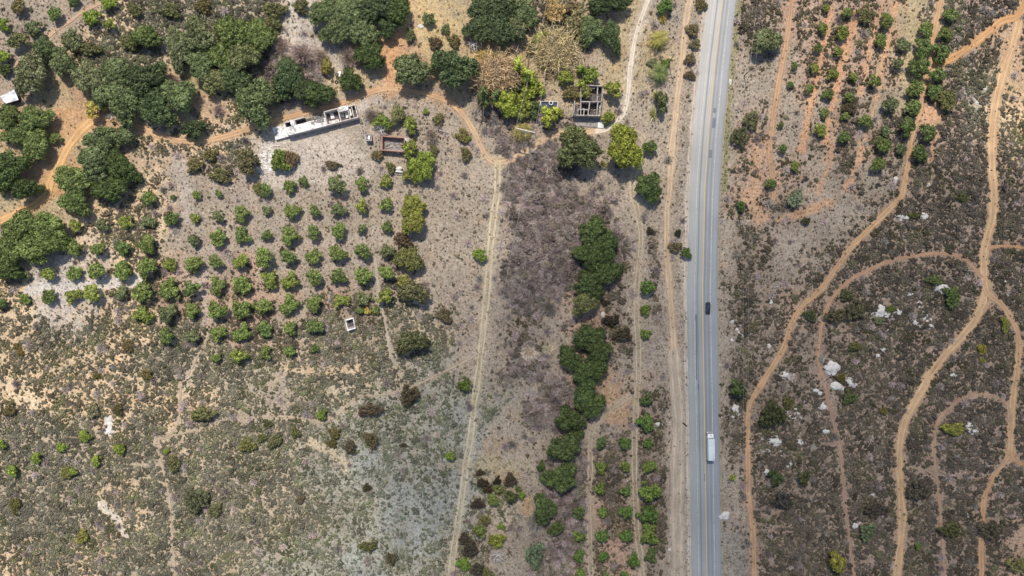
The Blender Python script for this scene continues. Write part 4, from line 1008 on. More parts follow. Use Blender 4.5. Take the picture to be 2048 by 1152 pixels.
# ---- single trees, shrubs and other plants
YG = (156, 174, 56); LG = (130, 158, 52); DG = (86, 108, 66); OLV = (120, 116, 74); OLG = (112, 118, 74); BR = (112, 100, 78)
SING = [ # kind, name, px,py,rx,ry,colour, description, category
 ('orc','round_tree',38,15,15,15,OLV,'round olive tree','small tree'),('orc','round_tree',66,57,18,16,W3,'round grey green tree','small tree'),
 ('orc','round_tree',110,28,13,17,W2,'oval green tree','small tree'),('orc','round_tree',182,35,17,17,LG,'bright green round tree','small tree'),
 ('orc','round_tree',222,50,12,12,W4,'small yellow green tree','small tree'),('orc','round_tree',218,7,16,15,LG,'bright green round tree','small tree'),
 ('orc','round_tree',147,2,13,10,W2,'green tree cut by the top edge','small tree'),('orc','round_tree',40,82,22,16,OLG,'olive green tree','small tree'),
 ('orc','round_tree',5,48,13,16,LG,'bright green tree cut by the left edge','small tree'),('orc','round_tree',8,115,15,14,LG,'bright green tree cut by the left edge','small tree'),
 ('orc','round_tree',10,140,14,12,OV,'dark green tree','small tree'),
 ('shr','shrub',145,80,22,28,GG,'tall grey green shrub','shrub'),('shr','shrub',180,98,22,16,OLG,'grey olive shrub','shrub'),('shr','shrub',255,85,20,16,OLG,'grey olive shrub','shrub'),
 ('shr','shrub',405,12,20,14,OLV,'olive shrub','shrub'),('shr','shrub',340,20,24,16,OLG,'grey olive shrub','shrub'),('shr','shrub',270,20,18,14,OLG,'grey olive shrub','shrub'),
 ('shr','shrub',550,20,24,18,OLG,'grey olive shrub','shrub'),('shr','shrub',602,12,16,18,OLG,'grey olive shrub','shrub'),('shr','shrub',545,45,20,14,OLG,'grey olive shrub','shrub'),
 ('orc','yellow_tree',192,218,19,18,(176,172,84),'thin yellow green tree','small tree'),
 ('ded','dead_tree',222,234,12,8,W1,'white leafless trunk','dead tree'),
 ('orc','round_tree',112,277,12,11,OB,'small green tree','small tree'),('orc','round_tree',388,258,26,18,OD,'low dark round tree','small tree'),
 ('orc','round_tree',15,218,18,12,OG,'low grey green tree','small tree'),
 ('orc','yellow_shrub',653,133,12,17,(150,148,66),'yellow olive bush','shrub'),
 ('orc','round_tree',555,190,16,15,OG,'small green tree','small tree'),
 ('shr','shrub',821,70,12,14,W3,'small grey green shrub','shrub'),('orc','round_tree',857,38,14,14,W3,'small leafy tree','small tree'),('shr','shrub',891,58,11,10,OG,'round dark shrub','shrub'),
 ('shr','shrub',908,80,15,13,OLV,'olive shrub','shrub'),('shr','shrub',870,85,16,12,BR,'brown shrub','shrub'),
 ('ded','dead_tree',947,87,15,18,W1,'white leafless tree','dead tree'),('ded','dead_tree',985,26,18,12,W1,'bare white branches','dead tree'),
 ('red','reed_clump',992,143,50,44,(190,172,136),'huge straw coloured reed clump','reeds'),('red','reed_clump',1112,96,44,46,(184,172,134),'straw coloured drooping reed clump','reeds'),
 ('red','reed_clump',972,116,26,16,(186,170,92),'yellow reed clump','reeds'),
 ('cyp','column_tree',967,190,13,22,(104,120,74),'dark columnar tree','conifer'),('cyp','column_tree',994,191,11,15,(100,118,70),'dark columnar tree','conifer'),
 ('orc','round_tree',1013,207,28,26,(146,164,48),'lime green round tree','small tree'),
 ('cyp','column_tree',1035,128,11,18,YG,'yellow green columnar tree','conifer'),('cyp','column_tree',1056,148,14,18,YG,'yellow green columnar tree','conifer'),
 ('orc','round_tree',1070,172,18,16,YG,'lime yellow tree','small tree'),('orc','round_tree',1082,185,10,10,YG,'small lime tree','small tree'),
 ('orc','round_tree',1058,184,16,18,(150,166,52),'lime tree','small tree'),('orc','round_tree',1040,176,12,12,DG,'dark green tree','small tree'),
 ('orc','round_tree',1046,205,20,20,(144,160,54),'lime green tree','small tree'),('orc','round_tree',1042,225,18,14,(120,136,60),'green tree','small tree'),
 ('orc','round_tree',1024,182,16,12,DG,'dark green tree','small tree'),
 ('orc','round_tree',1100,232,24,21,YG,'large yellow lime tree','small tree'),('orc','round_tree',1069,211,12,11,DG,'dark green tree','small tree'),
 ('orc','round_tree',1067,229,12,10,DG,'dark green tree','small tree'),('orc','round_tree',1119,226,9,10,(140,144,62),'olive lime tree','small tree'),
 ('orc','round_tree',1132,155,15,16,(140,160,52),'lime round tree','small tree'),('cyp','column_tree',1164,138,8,10,LG,'small columnar tree','conifer'),
 ('orc','round_tree',1180,152,17,17,(120,144,56),'green tree','small tree'),('orc','round_tree',1163,167,11,12,YG,'small lime tree','small tree'),
 ('orc','round_tree',1170,186,14,15,(128,134,66),'olive tree','small tree'),('shr','shrub',1143,186,17,18,OLV,'olive brown bush','shrub'),
 ('orc','round_tree',1226,181,20,18,(142,156,66),'pale lime tree','small tree'),('orc','round_tree',1217,235,13,15,(130,148,50),'lime tree','small tree'),
 ('red','reed_clump',1045,262,20,16,(176,170,100),'pale yucca clump','reeds'),
 ('orc','round_tree',1085,75,20,14,YG,'yellow green tree','small tree'),('shr','shrub',1070,95,16,20,OLV,'olive yellow bush','shrub'),
 ('shr','shrub',1110,22,26,26,(168,150,96),'ochre leafless bush','shrub'),('shr','shrub',1152,50,24,30,(140,136,98),'grey olive bush','shrub'),('shr','shrub',1145,15,20,14,(140,132,98),'grey brown bush','shrub'),
 ('orc','round_tree',765,243,16,19,(124,146,60),'green tree','small tree'),('ded','dead_tree',762,260,14,12,W1,'bare white tree','dead tree'),
 ('orc','round_tree',795,230,14,22,(126,134,86),'tall grey green tree','small tree'),('orc','round_tree',822,249,16,17,(128,146,60),'yellow green tree','small tree'),
 ('orc','round_tree',851,223,7,7,LG,'tiny bright round tree','small tree'),('orc','round_tree',822,298,18,18,(126,140,56),'olive green tree','small tree'),
 ('orc','round_tree',822,348,20,16,(122,136,60),'olive green tree','small tree'),
 ('orc','round_tree',559,322,20,20,(108,132,52),'dark green round tree','small tree'),('orc','round_tree',496,322,27,25,(108,108,74),'wide olive round tree','small tree'),
 ('shr','shrub',583,318,13,20,(128,112,84),'brown bush','shrub'),('shr','shrub',440,350,22,16,OLG,'olive bush','shrub'),('shr','shrub',388,330,18,15,OLV,'olive bush','shrub'),
 ('shr','shrub',420,310,16,13,OLV,'olive bush','shrub'),('shr','shrub',517,378,12,14,OLG,'olive bush','shrub'),('shr','shrub',665,330,17,9,(108,100,78),'low dark bush','shrub'),
 ('shr','shrub',755,310,12,12,(130,118,78),'brown olive bush','shrub'),('shr','shrub',782,335,11,12,OLG,'dark olive bush','shrub'),
 ('shr','shrub',868,300,12,10,OLG,'olive bush','shrub'),('shr','shrub',925,270,14,16,(132,128,74),'yellow brown bush','shrub'),('orc','round_tree',934,277,6,8,LG,'tiny bright green tree','small tree'),
 ('shr','shrub',932,308,13,14,OLV,'olive brown bush','shrub'),('shr','shrub',877,240,13,13,OLG,'cactus like dark shrub','shrub'),
 ('plm','palm_tree',1318,78,18,22,(150,150,60),'yellow green palm','palm'),('plm','palm_tree',1317,146,21,20,(104,124,66),'dark green palm','palm'),
 ('yuc','yucca',1313,191,12,13,(170,172,110),'pale yucca','yucca'),('yuc','yucca',1307,228,9,17,(166,168,112),'pale yucca','yucca'),('yuc','yucca',1326,35,10,13,(190,182,84),'yellow yucca','yucca'),
 ('yuc','yucca',1208,329,11,10,(172,172,112),'pale yucca','yucca'),('orc','round_tree',1330,12,17,16,(104,136,66),'green tree','small tree'),
 ('orc','round_tree',1322,205,15,22,(98,112,70),'dark tree','small tree'),('orc','round_tree',1299,295,13,15,(92,120,62),'dark green tree','small tree'),
 ('orc','round_tree',1330,127,10,12,(100,126,58),'dark green tree','small tree'),('shr','shrub',1305,125,11,10,GG,'grey green bush','shrub'),
 ('shr','shrub',1385,60,12,16,(120,112,80),'grey brown bush','shrub'),('shr','shrub',1380,118,11,14,(112,104,78),'brown bush','shrub'),('shr','shrub',1402,10,14,12,(104,104,66),'olive bush','shrub'),('shr','shrub',1380,150,10,12,(108,98,76),'brown bush','shrub'),('shr','shrub',1390,88,11,12,(122,118,90),'grey bush','shrub'),
 ('shr','shrub',1502,240,18,19,(104,108,74),'round dark olive bush','shrub'),('shr','shrub',1480,273,18,22,(92,98,66),'round dark green bush','shrub'),
 ('shr','shrub',1892,200,22,24,(112,116,70),'large olive round bush','shrub'),('shr','shrub',1732,32,18,16,OLG,'olive bush','shrub'),('shr','shrub',1700,215,14,14,(90,84,64),'dark bush','shrub'),
 ('shr','shrub',1590,398,20,19,(128,140,116),'grey green agave like bush','shrub'),('shr','shrub',1612,443,9,9,(84,84,58),'small dark bush','shrub'),
 ('orc','round_tree',1482,412,11,11,(90,118,58),'dark green tree','small tree'),
 ('orc','round_tree',1372,506,11,13,(88,116,60),'dark green tree','small tree'),('shr','shrub',1356,466,8,8,(62,64,48),'small black green bush','shrub'),('shr','shrub',1350,494,14,12,(116,110,82),'grey olive bush','shrub'),
 ('shr','shrub',1300,462,10,7,(70,62,52),'dark brown bush','shrub'),('shr','shrub',1232,470,7,7,(66,58,50),'small dark bush','shrub'),
 ('shr','shrub',1222,640,18,12,(72,64,52),'dark brown bush','shrub'),('shr','shrub',1246,670,16,18,(80,72,58),'dark brown bush','shrub'),('shr','shrub',1210,605,9,7,(70,62,52),'small dark bush','shrub'),
 ('orc','round_tree',960,509,15,16,(118,150,54),'lone round bright tree','small tree'),('orc','round_tree',930,770,14,15,(98,124,44),'lone dark green tree','small tree'),
 ('orc','round_tree',643,830,12,12,(108,136,44),'lone small green tree','small tree'),('orc','round_tree',900,911,10,10,(120,150,52),'lone small bright tree','small tree'),
 ('orc','round_tree',828,585,31,24,(100,104,72),'wide dark olive tree','small tree'),('orc','round_tree',823,685,34,24,(96,104,68),'wide dark olive tree','small tree'),('orc','round_tree',806,562,14,13,(138,144,66),'small yellow green tree','small tree'),
 ('shr','shrub',805,480,20,18,(104,92,72),'brown bush','shrub'),('shr','shrub',889,630,14,18,(104,100,74),'dark brown bush','shrub'),('shr','shrub',565,500,7,7,(96,84,70),'small brown bush','shrub'),
 ('orc','round_tree',720,622,8,8,W2,'small green tree','small tree'),('orc','round_tree',735,622,8,9,(176,168,64),'small yellow tree','small tree'),('orc','round_tree',752,621,9,9,W2,'small green tree','small tree'),
 ('orc','round_tree',170,873,13,12,LG,'bright green round tree','small tree'),('orc','round_tree',122,895,11,10,LG,'bright green round tree','small tree'),('orc','round_tree',75,915,12,10,LG,'bright green round tree','small tree'),
 ('orc','round_tree',27,940,12,11,LG,'bright green round tree','small tree'),('orc','round_tree',6,888,9,10,LG,'bright green round tree','small tree'),('orc','round_tree',193,921,11,10,LG,'bright green round tree','small tree'),
 ('orc','round_tree',239,898,12,12,LG,'bright green round tree','small tree'),('orc','round_tree',146,943,9,10,LG,'small bright green tree','small tree'),('shr','shrub',134,946,13,15,(132,136,72),'olive green bush','shrub'),
 ('shr','shrub',164,1074,16,13,(142,142,66),'round yellow olive bush','shrub'),('orc','round_tree',333,903,7,6,LG,'tiny bright green tree','small tree'),('shr','shrub',348,928,17,14,OLG,'olive bush','shrub'),
 ('shr','shrub',494,890,17,17,(122,128,68),'round olive green bush','shrub'),('shr','shrub',30,1011,18,14,(112,112,60),'olive dark bush','shrub'),('shr','shrub',20,820,15,12,(114,108,66),'olive bush','shrub'),
 ('shr','shrub',390,1000,30,24,(96,104,76),'large dark grey green bush','shrub'),('shr','shrub',430,1020,15,14,(106,112,78),'grey green bush','shrub'),('shr','shrub',405,828,26,16,(124,128,82),'grey olive bush','shrub'),
 ('shr','shrub',235,820,13,12,(104,100,66),'dark olive bush','shrub'),('shr','shrub',186,822,14,15,(140,138,112),'pale grey bush','shrub'),
 ('shr','shrub',255,692,15,12,(118,108,70),'olive brown bush','shrub'),('shr','shrub',292,748,15,11,(116,110,66),'olive brown bush','shrub'),('shr','shrub',32,692,8,7,(124,112,54),'small yellow olive bush','shrub'),('shr','shrub',40,704,8,8,(128,112,50),'small yellow olive bush','shrub'),
 ('shr','shrub',193,751,8,7,(118,110,50),'small olive bush','shrub'),('shr','shrub',590,865,12,11,(108,112,64),'olive green bush','shrub'),('shr','shrub',535,848,12,9,(96,104,66),'dark olive bush','shrub'),('shr','shrub',523,876,11,9,(104,112,64),'olive green bush','shrub'),('shr','shrub',550,882,18,14,(110,114,76),'grey olive bush','shrub'),
 ('shr','shrub',668,865,12,14,(112,108,64),'olive brown bush','shrub'),('shr','shrub',663,887,13,9,(104,98,54),'dark olive bush','shrub'),('shr','shrub',740,820,26,14,(98,88,68),'wide brown bush','shrub'),('shr','shrub',742,880,18,16,(98,94,68),'dark brown bush','shrub'),('shr','shrub',700,895,14,14,(86,82,64),'dark bush','shrub'),
 ('shr','shrub',736,1092,19,12,(96,102,58),'dark olive green bush','shrub'),('shr','shrub',782,1118,11,15,(84,82,60),'dark upright bush','shrub'),('shr','shrub',734,975,9,9,(78,74,54),'dark bush','shrub'),('shr','shrub',600,1000,9,10,(100,90,70),'brown bush','shrub'),
 ('shr','shrub',820,790,20,22,(88,80,62),'dark brown bush','shrub'),('shr','shrub',807,890,8,5,(84,80,60),'small dark bush','shrub'),
 ('shr','shrub',964,966,12,12,(78,68,54),'round dark brown bush','shrub'),('shr','shrub',995,962,10,8,(58,50,42),'round black brown bush','shrub'),('shr','shrub',960,945,8,9,(80,72,58),'small dark bush','shrub'),('shr','shrub',977,978,11,10,(78,66,54),'dark brown bush','shrub'),
 ('orc','round_tree',995,976,11,11,(116,128,68),'olive green tree','small tree'),('orc','round_tree',985,1000,12,14,(122,144,66),'light green tree','small tree'),('orc','round_tree',1020,990,15,15,(92,104,56),'dark olive tree','small tree'),('orc','round_tree',1036,977,6,8,(100,116,60),'small dark green tree','small tree'),('orc','round_tree',1043,990,7,9,(120,150,60),'small bright tree','small tree'),
 ('shr','shrub',955,1008,12,14,(78,70,58),'dark brown bush','shrub'),('shr','shrub',1020,960,14,14,(88,78,64),'brown bush','shrub'),
 ('orc','round_tree',960,1062,15,14,(106,126,56),'dark green tree','small tree'),('orc','round_tree',970,1040,13,11,(118,116,66),'olive brown tree','small tree'),('orc','round_tree',1002,1053,7,8,(116,150,52),'small bright tree','small tree'),('orc','round_tree',993,1081,19,14,(136,144,44),'yellow green round tree','small tree'),
 ('ded','dead_tree',996,1112,16,14,W1,'grey leafless tree','dead tree'),('orc','round_tree',927,1128,13,13,(110,146,46),'bright green tree','small tree'),('shr','shrub',940,1098,17,18,(76,72,60),'dark brown bush','shrub'),('shr','shrub',928,1078,12,14,(78,74,62),'dark brown bush','shrub'),('shr','shrub',975,1148,16,10,(110,118,66),'olive bush','shrub'),('shr','shrub',955,1140,12,16,(84,80,66),'dark brown bush','shrub'),
 ('orc','round_tree',1082,932,10,10,(78,104,50),'small dark green tree','small tree'),('orc','round_tree',1043,992,6,7,(110,140,56),'tiny green tree','small tree'),('shr','shrub',1070,1110,26,22,(100,120,96),'grey green sprawling bush','shrub'),
 ('orc','round_tree',1473,774,17,20,(84,106,60),'round dark green tree','small tree'),('orc','round_tree',1552,955,18,17,(80,100,60),'round dark green tree','small tree'),('orc','round_tree',1607,957,16,15,(90,98,64),'round dull green tree','small tree'),
 ('shr','shrub',1735,1064,18,19,(112,132,98),'round grey green bush','shrub'),('orc','round_tree',1672,1124,20,20,(138,138,48),'yellow green round tree','small tree'),('orc','round_tree',1836,1092,8,7,(104,134,52),'tiny green tree','small tree'),('orc','round_tree',1464,955,7,7,(130,156,46),'tiny lime tree','small tree'),('shr','shrub',1964,698,10,10,(150,146,50),'small yellow olive bush','shrub'),('shr','shrub',1966,721,7,6,(142,140,56),'tiny yellow olive bush','shrub'),
 ('shr','shrub',1621,630,13,13,(88,102,64),'round dark green bush','shrub'),('shr','shrub',1692,591,15,11,(88,98,64),'dark green bush','shrub'),('shr','shrub',1672,632,22,16,(96,94,70),'dark brown bush','shrub'),('shr','shrub',1712,620,22,20,(94,96,70),'dark olive bush','shrub'),('shr','shrub',1904,595,17,20,(98,122,62),'green bush','shrub'),('shr','shrub',1870,560,18,12,(104,120,70),'green bush','shrub'),
 ('shr','shrub',1908,590,16,14,(92,114,60),'green bush','shrub'),('shr','shrub',1710,693,14,10,(110,118,62),'olive green bush','shrub'),('shr','shrub',1780,618,12,9,(104,122,56),'small green bush','shrub'),('shr','shrub',1757,641,12,8,(128,138,100),'grey green bush','shrub'),
 ('shr','shrub',1682,755,12,8,(112,108,48),'olive bush','shrub'),('shr','shrub',1577,806,14,12,(104,104,56),'olive green bush','shrub'),('shr','shrub',1545,828,32,24,(82,92,56),'wide dark green bush','shrub'),('shr','shrub',1768,822,9,8,(118,114,54),'small yellow brown bush','shrub'),('shr','shrub',1700,795,14,16,(92,110,62),'green bush','shrub'),
 ('shr','shrub',1566,1000,20,20,(78,78,76),'dark grey bush','shrub'),('shr','shrub',2010,650,8,18,(134,146,58),'narrow lime bush','shrub'),('shr','shrub',1908,858,28,12,(138,146,58),'wide lime olive bush','shrub'),
 ('shr','shrub',1900,1060,26,14,(96,104,62),'low green bush','shrub'),('shr','shrub',2035,1130,20,16,(126,128,80),'pale olive bush','shrub'),('shr','shrub',1925,395,12,9,(98,106,64),'dark green bush','shrub'),
 ('shr','shrub',1829,431,12,6,(100,112,60),'green bush','shrub'),('shr','shrub',1980,1060,24,20,(88,86,72),'dark bush','shrub'),('shr','shrub',1840,980,26,20,(88,86,76),'dark bush','shrub'),('shr','shrub',1750,1020,24,18,(84,80,72),'dark bush','shrub'),
 ('bar','bare_bush',600,105,36,26,(176,164,160),'wide lilac grey leafless bush','bare bush'),('bar','bare_bush',560,88,22,20,(172,160,156),'lilac grey leafless bush','bare bush'),('bar','bare_bush',640,110,18,18,(168,156,150),'grey leafless bush','bare bush'),
 ('bar','bare_bush',693,112,20,26,(160,148,146),'grey leafless bush','bare bush'),('bar','bare_bush',742,228,22,14,(160,150,146),'grey leafless bush','bare bush'),
 ('bar','bare_bush',1058,707,19,20,(206,200,190),'whitish leafless bush','bare bush'),('bar','bare_bush',1097,700,13,14,(200,194,184),'whitish leafless bush','bare bush'),
 ('bar','bare_bush',1070,1045,22,22,(140,142,140),'blue grey leafless bush','bare bush'),('bar','bare_bush',1098,615,20,16,(140,134,132),'grey leafless bush','bare bush'),
 ('bar','bare_bush',435,220,16,14,(164,152,150),'lilac leafless bush','bare bush'),('bar','bare_bush',862,270,18,18,(158,150,142),'grey leafless bush','bare bush'),
]
for kind, name, px, py, rx, ry, col, desc, cat in SING:
    plant(kind, name, px, py, rx * 1.12, ry * 1.12, col, desc, cat, hk=(1.0 if kind != 'cyp' else .8))

# bare thicket down the gully (purple grey, leafless): individual big bushes up to the dense mass
TH = R_(5)
thicket_pts = []

# ------------------------------------------------------------------ boulders
def boulder_mesh(name, seed):
    import bmesh
    from mathutils import noise
    bm = bmesh.new(); bmesh.ops.create_icosphere(bm, subdivisions=3, radius=1)
    off = Vector((seed * 7.1, seed * 3.3, 0))
    for v in bm.verts:
        d = v.co.normalized()
        c = noise.cell(d * 1.4 + off) * .22
        v.co = d * (1 + .35 * (noise.noise(d * 1.3 + off)) + .10 * noise.noise(d * 4 + off) + c * .4)
        v.co.z = max(v.co.z, -.25)
    me = bpy.data.meshes.new(name); bm.to_mesh(me); bm.free(); me.materials.append(M['rock'])
    return me
BOU = [boulder_mesh("boulder", k + 1) for k in range(7)]
ROCKS = [ # px,py,rx,ry,desc
 (1802,433,8,5,'long split white rock'),(1813,436,8,4,'white rock'),(1806,440,6,3,'small white rock'),(1848,432,7,6,'square white rock'),
 (1887,578,17,9,'large flat white slab'),(1904,583,7,5,'pale rock'),(1819,588,7,4,'pale rock'),(1812,594,4,3,'small pale rock'),(1763,622,9,10,'large pale outcrop'),(1751,630,8,6,'pale rock'),(1774,628,7,6,'pale rock'),
 (1797,624,8,5,'pale oblong rock'),(1840,607,5,3,'small pale rock'),(1841,613,5,2.5,'small pale rock'),(1849,624,4,3,'small pale rock'),(1848,632,7,6,'pale rock'),(1832,645,6,5,'pale rock'),(1838,652,6,4,'pale rock'),(1856,645,5,4,'pale rock'),(1862,652,6,3.5,'pale rock'),(1856,656,5,3,'pale rock'),(1862,640,4,3,'small pale rock'),
 (1778,662,4,3,'small white rock'),(1875,671,3,2.5,'small white rock'),(1803,605,3,3,'small white rock'),(1788,607,4,3,'small pale rock'),
 (1665,737,14,11.5,'largest white dome boulder'),(1675,774,13,8,'large flat pinkish boulder'),(1698,761,7,6,'pale rounded boulder'),(1706,769,8,7,'pale rounded boulder'),(1713,760,3,5,'small white rock'),
 (1570,751,8,6,'white crescent boulder'),(1581,756,6,5,'white broken boulder'),(1562,749,3,3,'small white rock'),(1588,750,2.5,3,'small white rock'),(1660,755,2,2,'tiny white rock'),
 (1632,782,6,5,'white jagged boulder'),(1640,787,5,4,'white jagged boulder'),(1646,814,8,7.5,'round pale boulder'),(1611,804,5,3,'small pale rock'),(1571,823,5,4,'white rock'),(1570,797,2.5,2,'tiny white rock'),
 (1583,834,5,3.5,'pale rock'),(1590,825,4,3,'small pale rock'),(1597,827,3.5,3.5,'small white rock'),(1601,837,4,3,'small white rock'),(1590,836,4,3,'small pale rock'),(1591,818,4,2.5,'small pale rock'),
 (1630,831,3,2.5,'small white rock'),(1652,863,8,4.5,'flat oval pale boulder'),(1547,840,5,4,'pointed white rock'),(1551,884,12,7,'long white ridge boulder'),(1540,877,6,4,'white rock'),(1553,872,4,2.5,'small white rock'),(1558,875,3,2,'small white rock'),(1526,879,2.5,2.5,'tiny white rock'),
 (1599,885,6.5,5,'pale triangular boulder'),(1528,903,4,3,'white rock'),(1538,904,5,4,'white rock'),(1520,898,3,3,'small white rock'),(1520,907,3,2,'small white rock'),(1581,928,4,4,'white rock'),(1575,933,4,2.5,'small white rock'),(1534,945,6,5,'bluish white rock'),
 (1562,903,2.5,2.5,'tiny orange rock'),(1561,912,3,2,'tiny orange rock'),(1472,818,6,9,'tall smooth white boulder'),(1466,832,5,4,'small pale rock'),(1476,829,4,3.5,'small pale rock'),
 (1941,852,9,5,'pale boulder'),(1948,864,8,5,'pale boulder'),(1939,861,6,5,'pale boulder'),(1911,857,3.5,2.5,'small pale rock'),(1908,751,9,4,'pale oval rock'),(1675,753,2,2,'tiny pale rock'),
 (1765,697,5,5,'round pale rock'),(1756,712,5,3,'small pale rock'),(1748,989,5,3.5,'white leaf shaped rock'),(1937,1029,4,5,'white rock'),(1717,1046,5,4,'pale rock'),(1711,1052,6,7,'flat grey slab'),
 (1974,178,5,3,'white rock'),(1937,188,6,2.5,'flat white rock'),(1945,197,5,2.5,'flat white rock'),(1939,200,6,2.5,'flat white rock'),(1954,206,4,3,'small pinkish rock'),
 (1792,359,5,6,'white speckled rock'),(1858,371,4,4,'small white rock'),(1941,407,4,3,'small pale rock'),(2044,650,5,3.5,'white rock'),(2010,563,3,4,'small pale rock'),
 (1541,604,4,4,'white rock'),(1538,692,4,4,'white rock'),(1465,643,4,3,'pale pointed rock'),(1464,681,4,3,'pale oval rock'),(1498,666,5,4,'white rock'),(1482,652,4,3,'small white rock'),(1486,671,4,3,'small white rock'),(1474,659,3,3,'small white rock'),(1492,662,3,3,'small white rock'),(1479,666,3,3,'small white rock'),
 (1452,1031,7,7,'white broken boulder'),(1443,1034,4,4,'small white rock'),(1318,849,6,4,'white rock'),(841,53,5,4,'white rock'),(1206,629,4,5,'white slab'),(366,146,3,3,'small white rock'),
 (1339,1100,3,3,'small white rock'),(1461,163,3,5,'white rock'),
]
for px, py, rx, ry, d in ROCKS:
    h = min(rx, ry) * S * .7
    x, y = P(px, py, h * .5)
    o = link("boulder", rnd.choice(BOU), None, (x, y, -.22 * h))
    o.scale = (rx * S * 1.15, ry * S * 1.2, h * 1.1); o['category'] = 'rock'; o['group'] = 'pale rocks in the scrub'
    THINGS.append((o, d, 'rock', px, py))

# ------------------------------------------------------------------ ruins
def W(px, py, h): return P(px, py, h)
# 1. long roofless ruin, local frame along its axis
ux, uy = 0.969, -0.248
def LB(u, v, h=3.0): return P(575 + ux * u + uy * v, 270 + uy * u - ux * v, h)      # photo px in the building frame, at height h
def quadbox(mb, pts, z0, z1): mb.prism(list(reversed(pts)) if False else pts, z0, z1)
def ccw(p):
    a = sum(p[i][0] * p[(i + 1) % len(p)][1] - p[(i + 1) % len(p)][0] * p[i][1] for i in range(len(p)))
    return p if a > 0 else p[::-1]
def rectL(fr, u0, u1, v0, v1, h): return ccw([fr(u0, v0, h), fr(u1, v0, h), fr(u1, v1, h), fr(u0, v1, h)])
cx, cy = LB(60, 13, 0)
root = empty("long_ruin", cx, cy)
tag(root, "long roofless ruin with a white slab roof and three open rooms", "ruin")
def part(name, mb, mat, root=root, bevel=0.0):
    o = mb.build(name, M[mat], None, bevel)
    if 'rubble' in name: o['kind'] = 'stuff'
    o.parent = root; o.matrix_parent_inverse = Matrix.Translation(-Vector(root.location)) @ Matrix.Rotation(0, 4, 'Z')
    return o
mb = MB(); mb.prism(rectL(LB, 1, 143, 1, 26, 3.0), -.05, .12); part("floor", mb, 'dark_concrete')
H1 = 3.0
for k, (a, b, hh, br) in enumerate([((0, 0), (145, 0), H1, .1), ((145, 0), (145, 27), H1 - .2, .5), ((82, 27), (110, 27), H1, .2), ((130, 26), (145, 27), H1 - .4, .6), ((0, 26), (40, 27), H1 - .3, .4),
                            ((0, 0), (0, 26), H1 - .1, .1), ((82, 0), (82, 27), H1, .1), ((110, 0), (110, 27), H1, .2), ((129, 0), (129, 26), H1 - .2, .3), ((137, 4), (137, 24), H1 - .6, .6), ((20, 15), (20, 26), H1 - .2, .2)]):
    mb = MB(); mb.wall(LB(a[0], a[1], 3), LB(b[0], b[1], 3), 0, hh, .34, k, br); part("wall", mb, 'pale_concrete')
mb = MB(); mb.prism(rectL(LB, 1.2, 80.8, -1.5, 15, 3), H1 - .02, H1 + .16); part("roof_slab", mb, 'white_concrete')
mb = MB(); mb.prism(rectL(LB, -28, -1, -1, 24, 2.8), 0.02, 1.2); part("platform", mb, 'white_concrete')
mb = MB(); mb.prism(rectL(LB, 12, 19, 14.2, 26.5, 3), H1 + .165, H1 + .30); part("roof_slab", mb, 'white_concrete')
mb = MB(); mb.prism(rectL(LB, 111.5, 131, 18.5, 28, 3), H1 + .01, H1 + .16); part("roof_slab", mb, 'white_concrete')
mb = MB(); mb.prism(rectL(LB, 43, 57, 16.5, 19, 3), .8, 1.0); part("fallen_beam", mb, 'white_concrete')
r_ = R_(3); mb = MB()
for k in range(150):
    u, v = r_.uniform(52, 81), r_.uniform(8, 26); s = r_.uniform(.15, .5)
    x, y = LB(u, v, 3); z = H1 + .17 if v < 14.6 else r_.uniform(.1, 1.2)
    mb.box(x - s, x + s, y - s * .6, y + s * .6, z, z + s * .5, s * .25)
part("rubble_heap", mb, 'rubble')
mb = MB()
for (u0, u1, v0, v1, z) in [(92, 99, 10, 22, .5), (113, 119, 8, 14, .6), (122, 127, 4, 20, .9), (131, 135, 6, 20, 1.2), (86, 106, 2, 7, .35)]:
    mb.prism(rectL(LB, u0, u1, v0, v1, 1), .1, z)
part("fallen_plaster", mb, 'white_concrete')
mb = MB(); mb.prism(rectL(LB, -24, 0, -5, -2.5, 0.2), -.02, .2); part("kerb", mb, 'white_concrete')

# 2. roofless grey house
def HB(px, py, h=3.6): return P(px, py, h)
cx, cy = HB(1178, 212, 0)
root2 = empty("roofless_house", cx, cy)
tag(root2, "roofless grey house with many small rooms beside the white track", "ruin")
def part2(n, mb, mat): return part(n, mb, mat, root2)
mb = MB(); mb.prism(ccw([HB(1163, 171), HB(1205, 171), HB(1203, 229), HB(1150, 229), HB(1150, 204), HB(1163, 204)]), -.05, .12); part2("floor", mb, 'dark_concrete')
HH = 3.6
for k, (x0, y0, x1, y1, hh, br) in enumerate([
    (1172,170,1206,172,HH,.2),(1205.5,172,1203.5,203,HH,.1),(1203.5,203,1199.5,233,HH-.3,.4),(1147.5,230,1201,231,HH,.15),(1149.5,201,1147.5,230,HH,.1),(1162,176,1161.5,230,HH-.1,.2),
    (1162,203,1203,203.5,HH,.15),(1195.5,174,1194.5,203,HH-.2,.3),(1179.5,203,1178,219,HH,.1),(1196,204,1193.5,230,HH,.1),(1156,218,1178.5,219,HH-.2,.2),(1156.5,218,1155.5,229,HH-.2,.2),(1168.5,219,1167.5,229,HH-.2,.2),(1177,219,1176.5,229,HH-.3,.2),(1201,206,1199,229,HH-1.2,.8),(1178,173,1190,175,HH-.8,.6)]):
    mb = MB(); mb.wall(HB(x0, y0), HB(x1, y1), 0, hh, .36, 40 + k, br, .6); part2("wall", mb, 'concrete')
mb = MB(); mb.prism(ccw([P(1147, 233), P(1204, 235), P(1206.5, 256), P(1148, 252)]), -.05, .25); part2("terrace", mb, 'rubble')
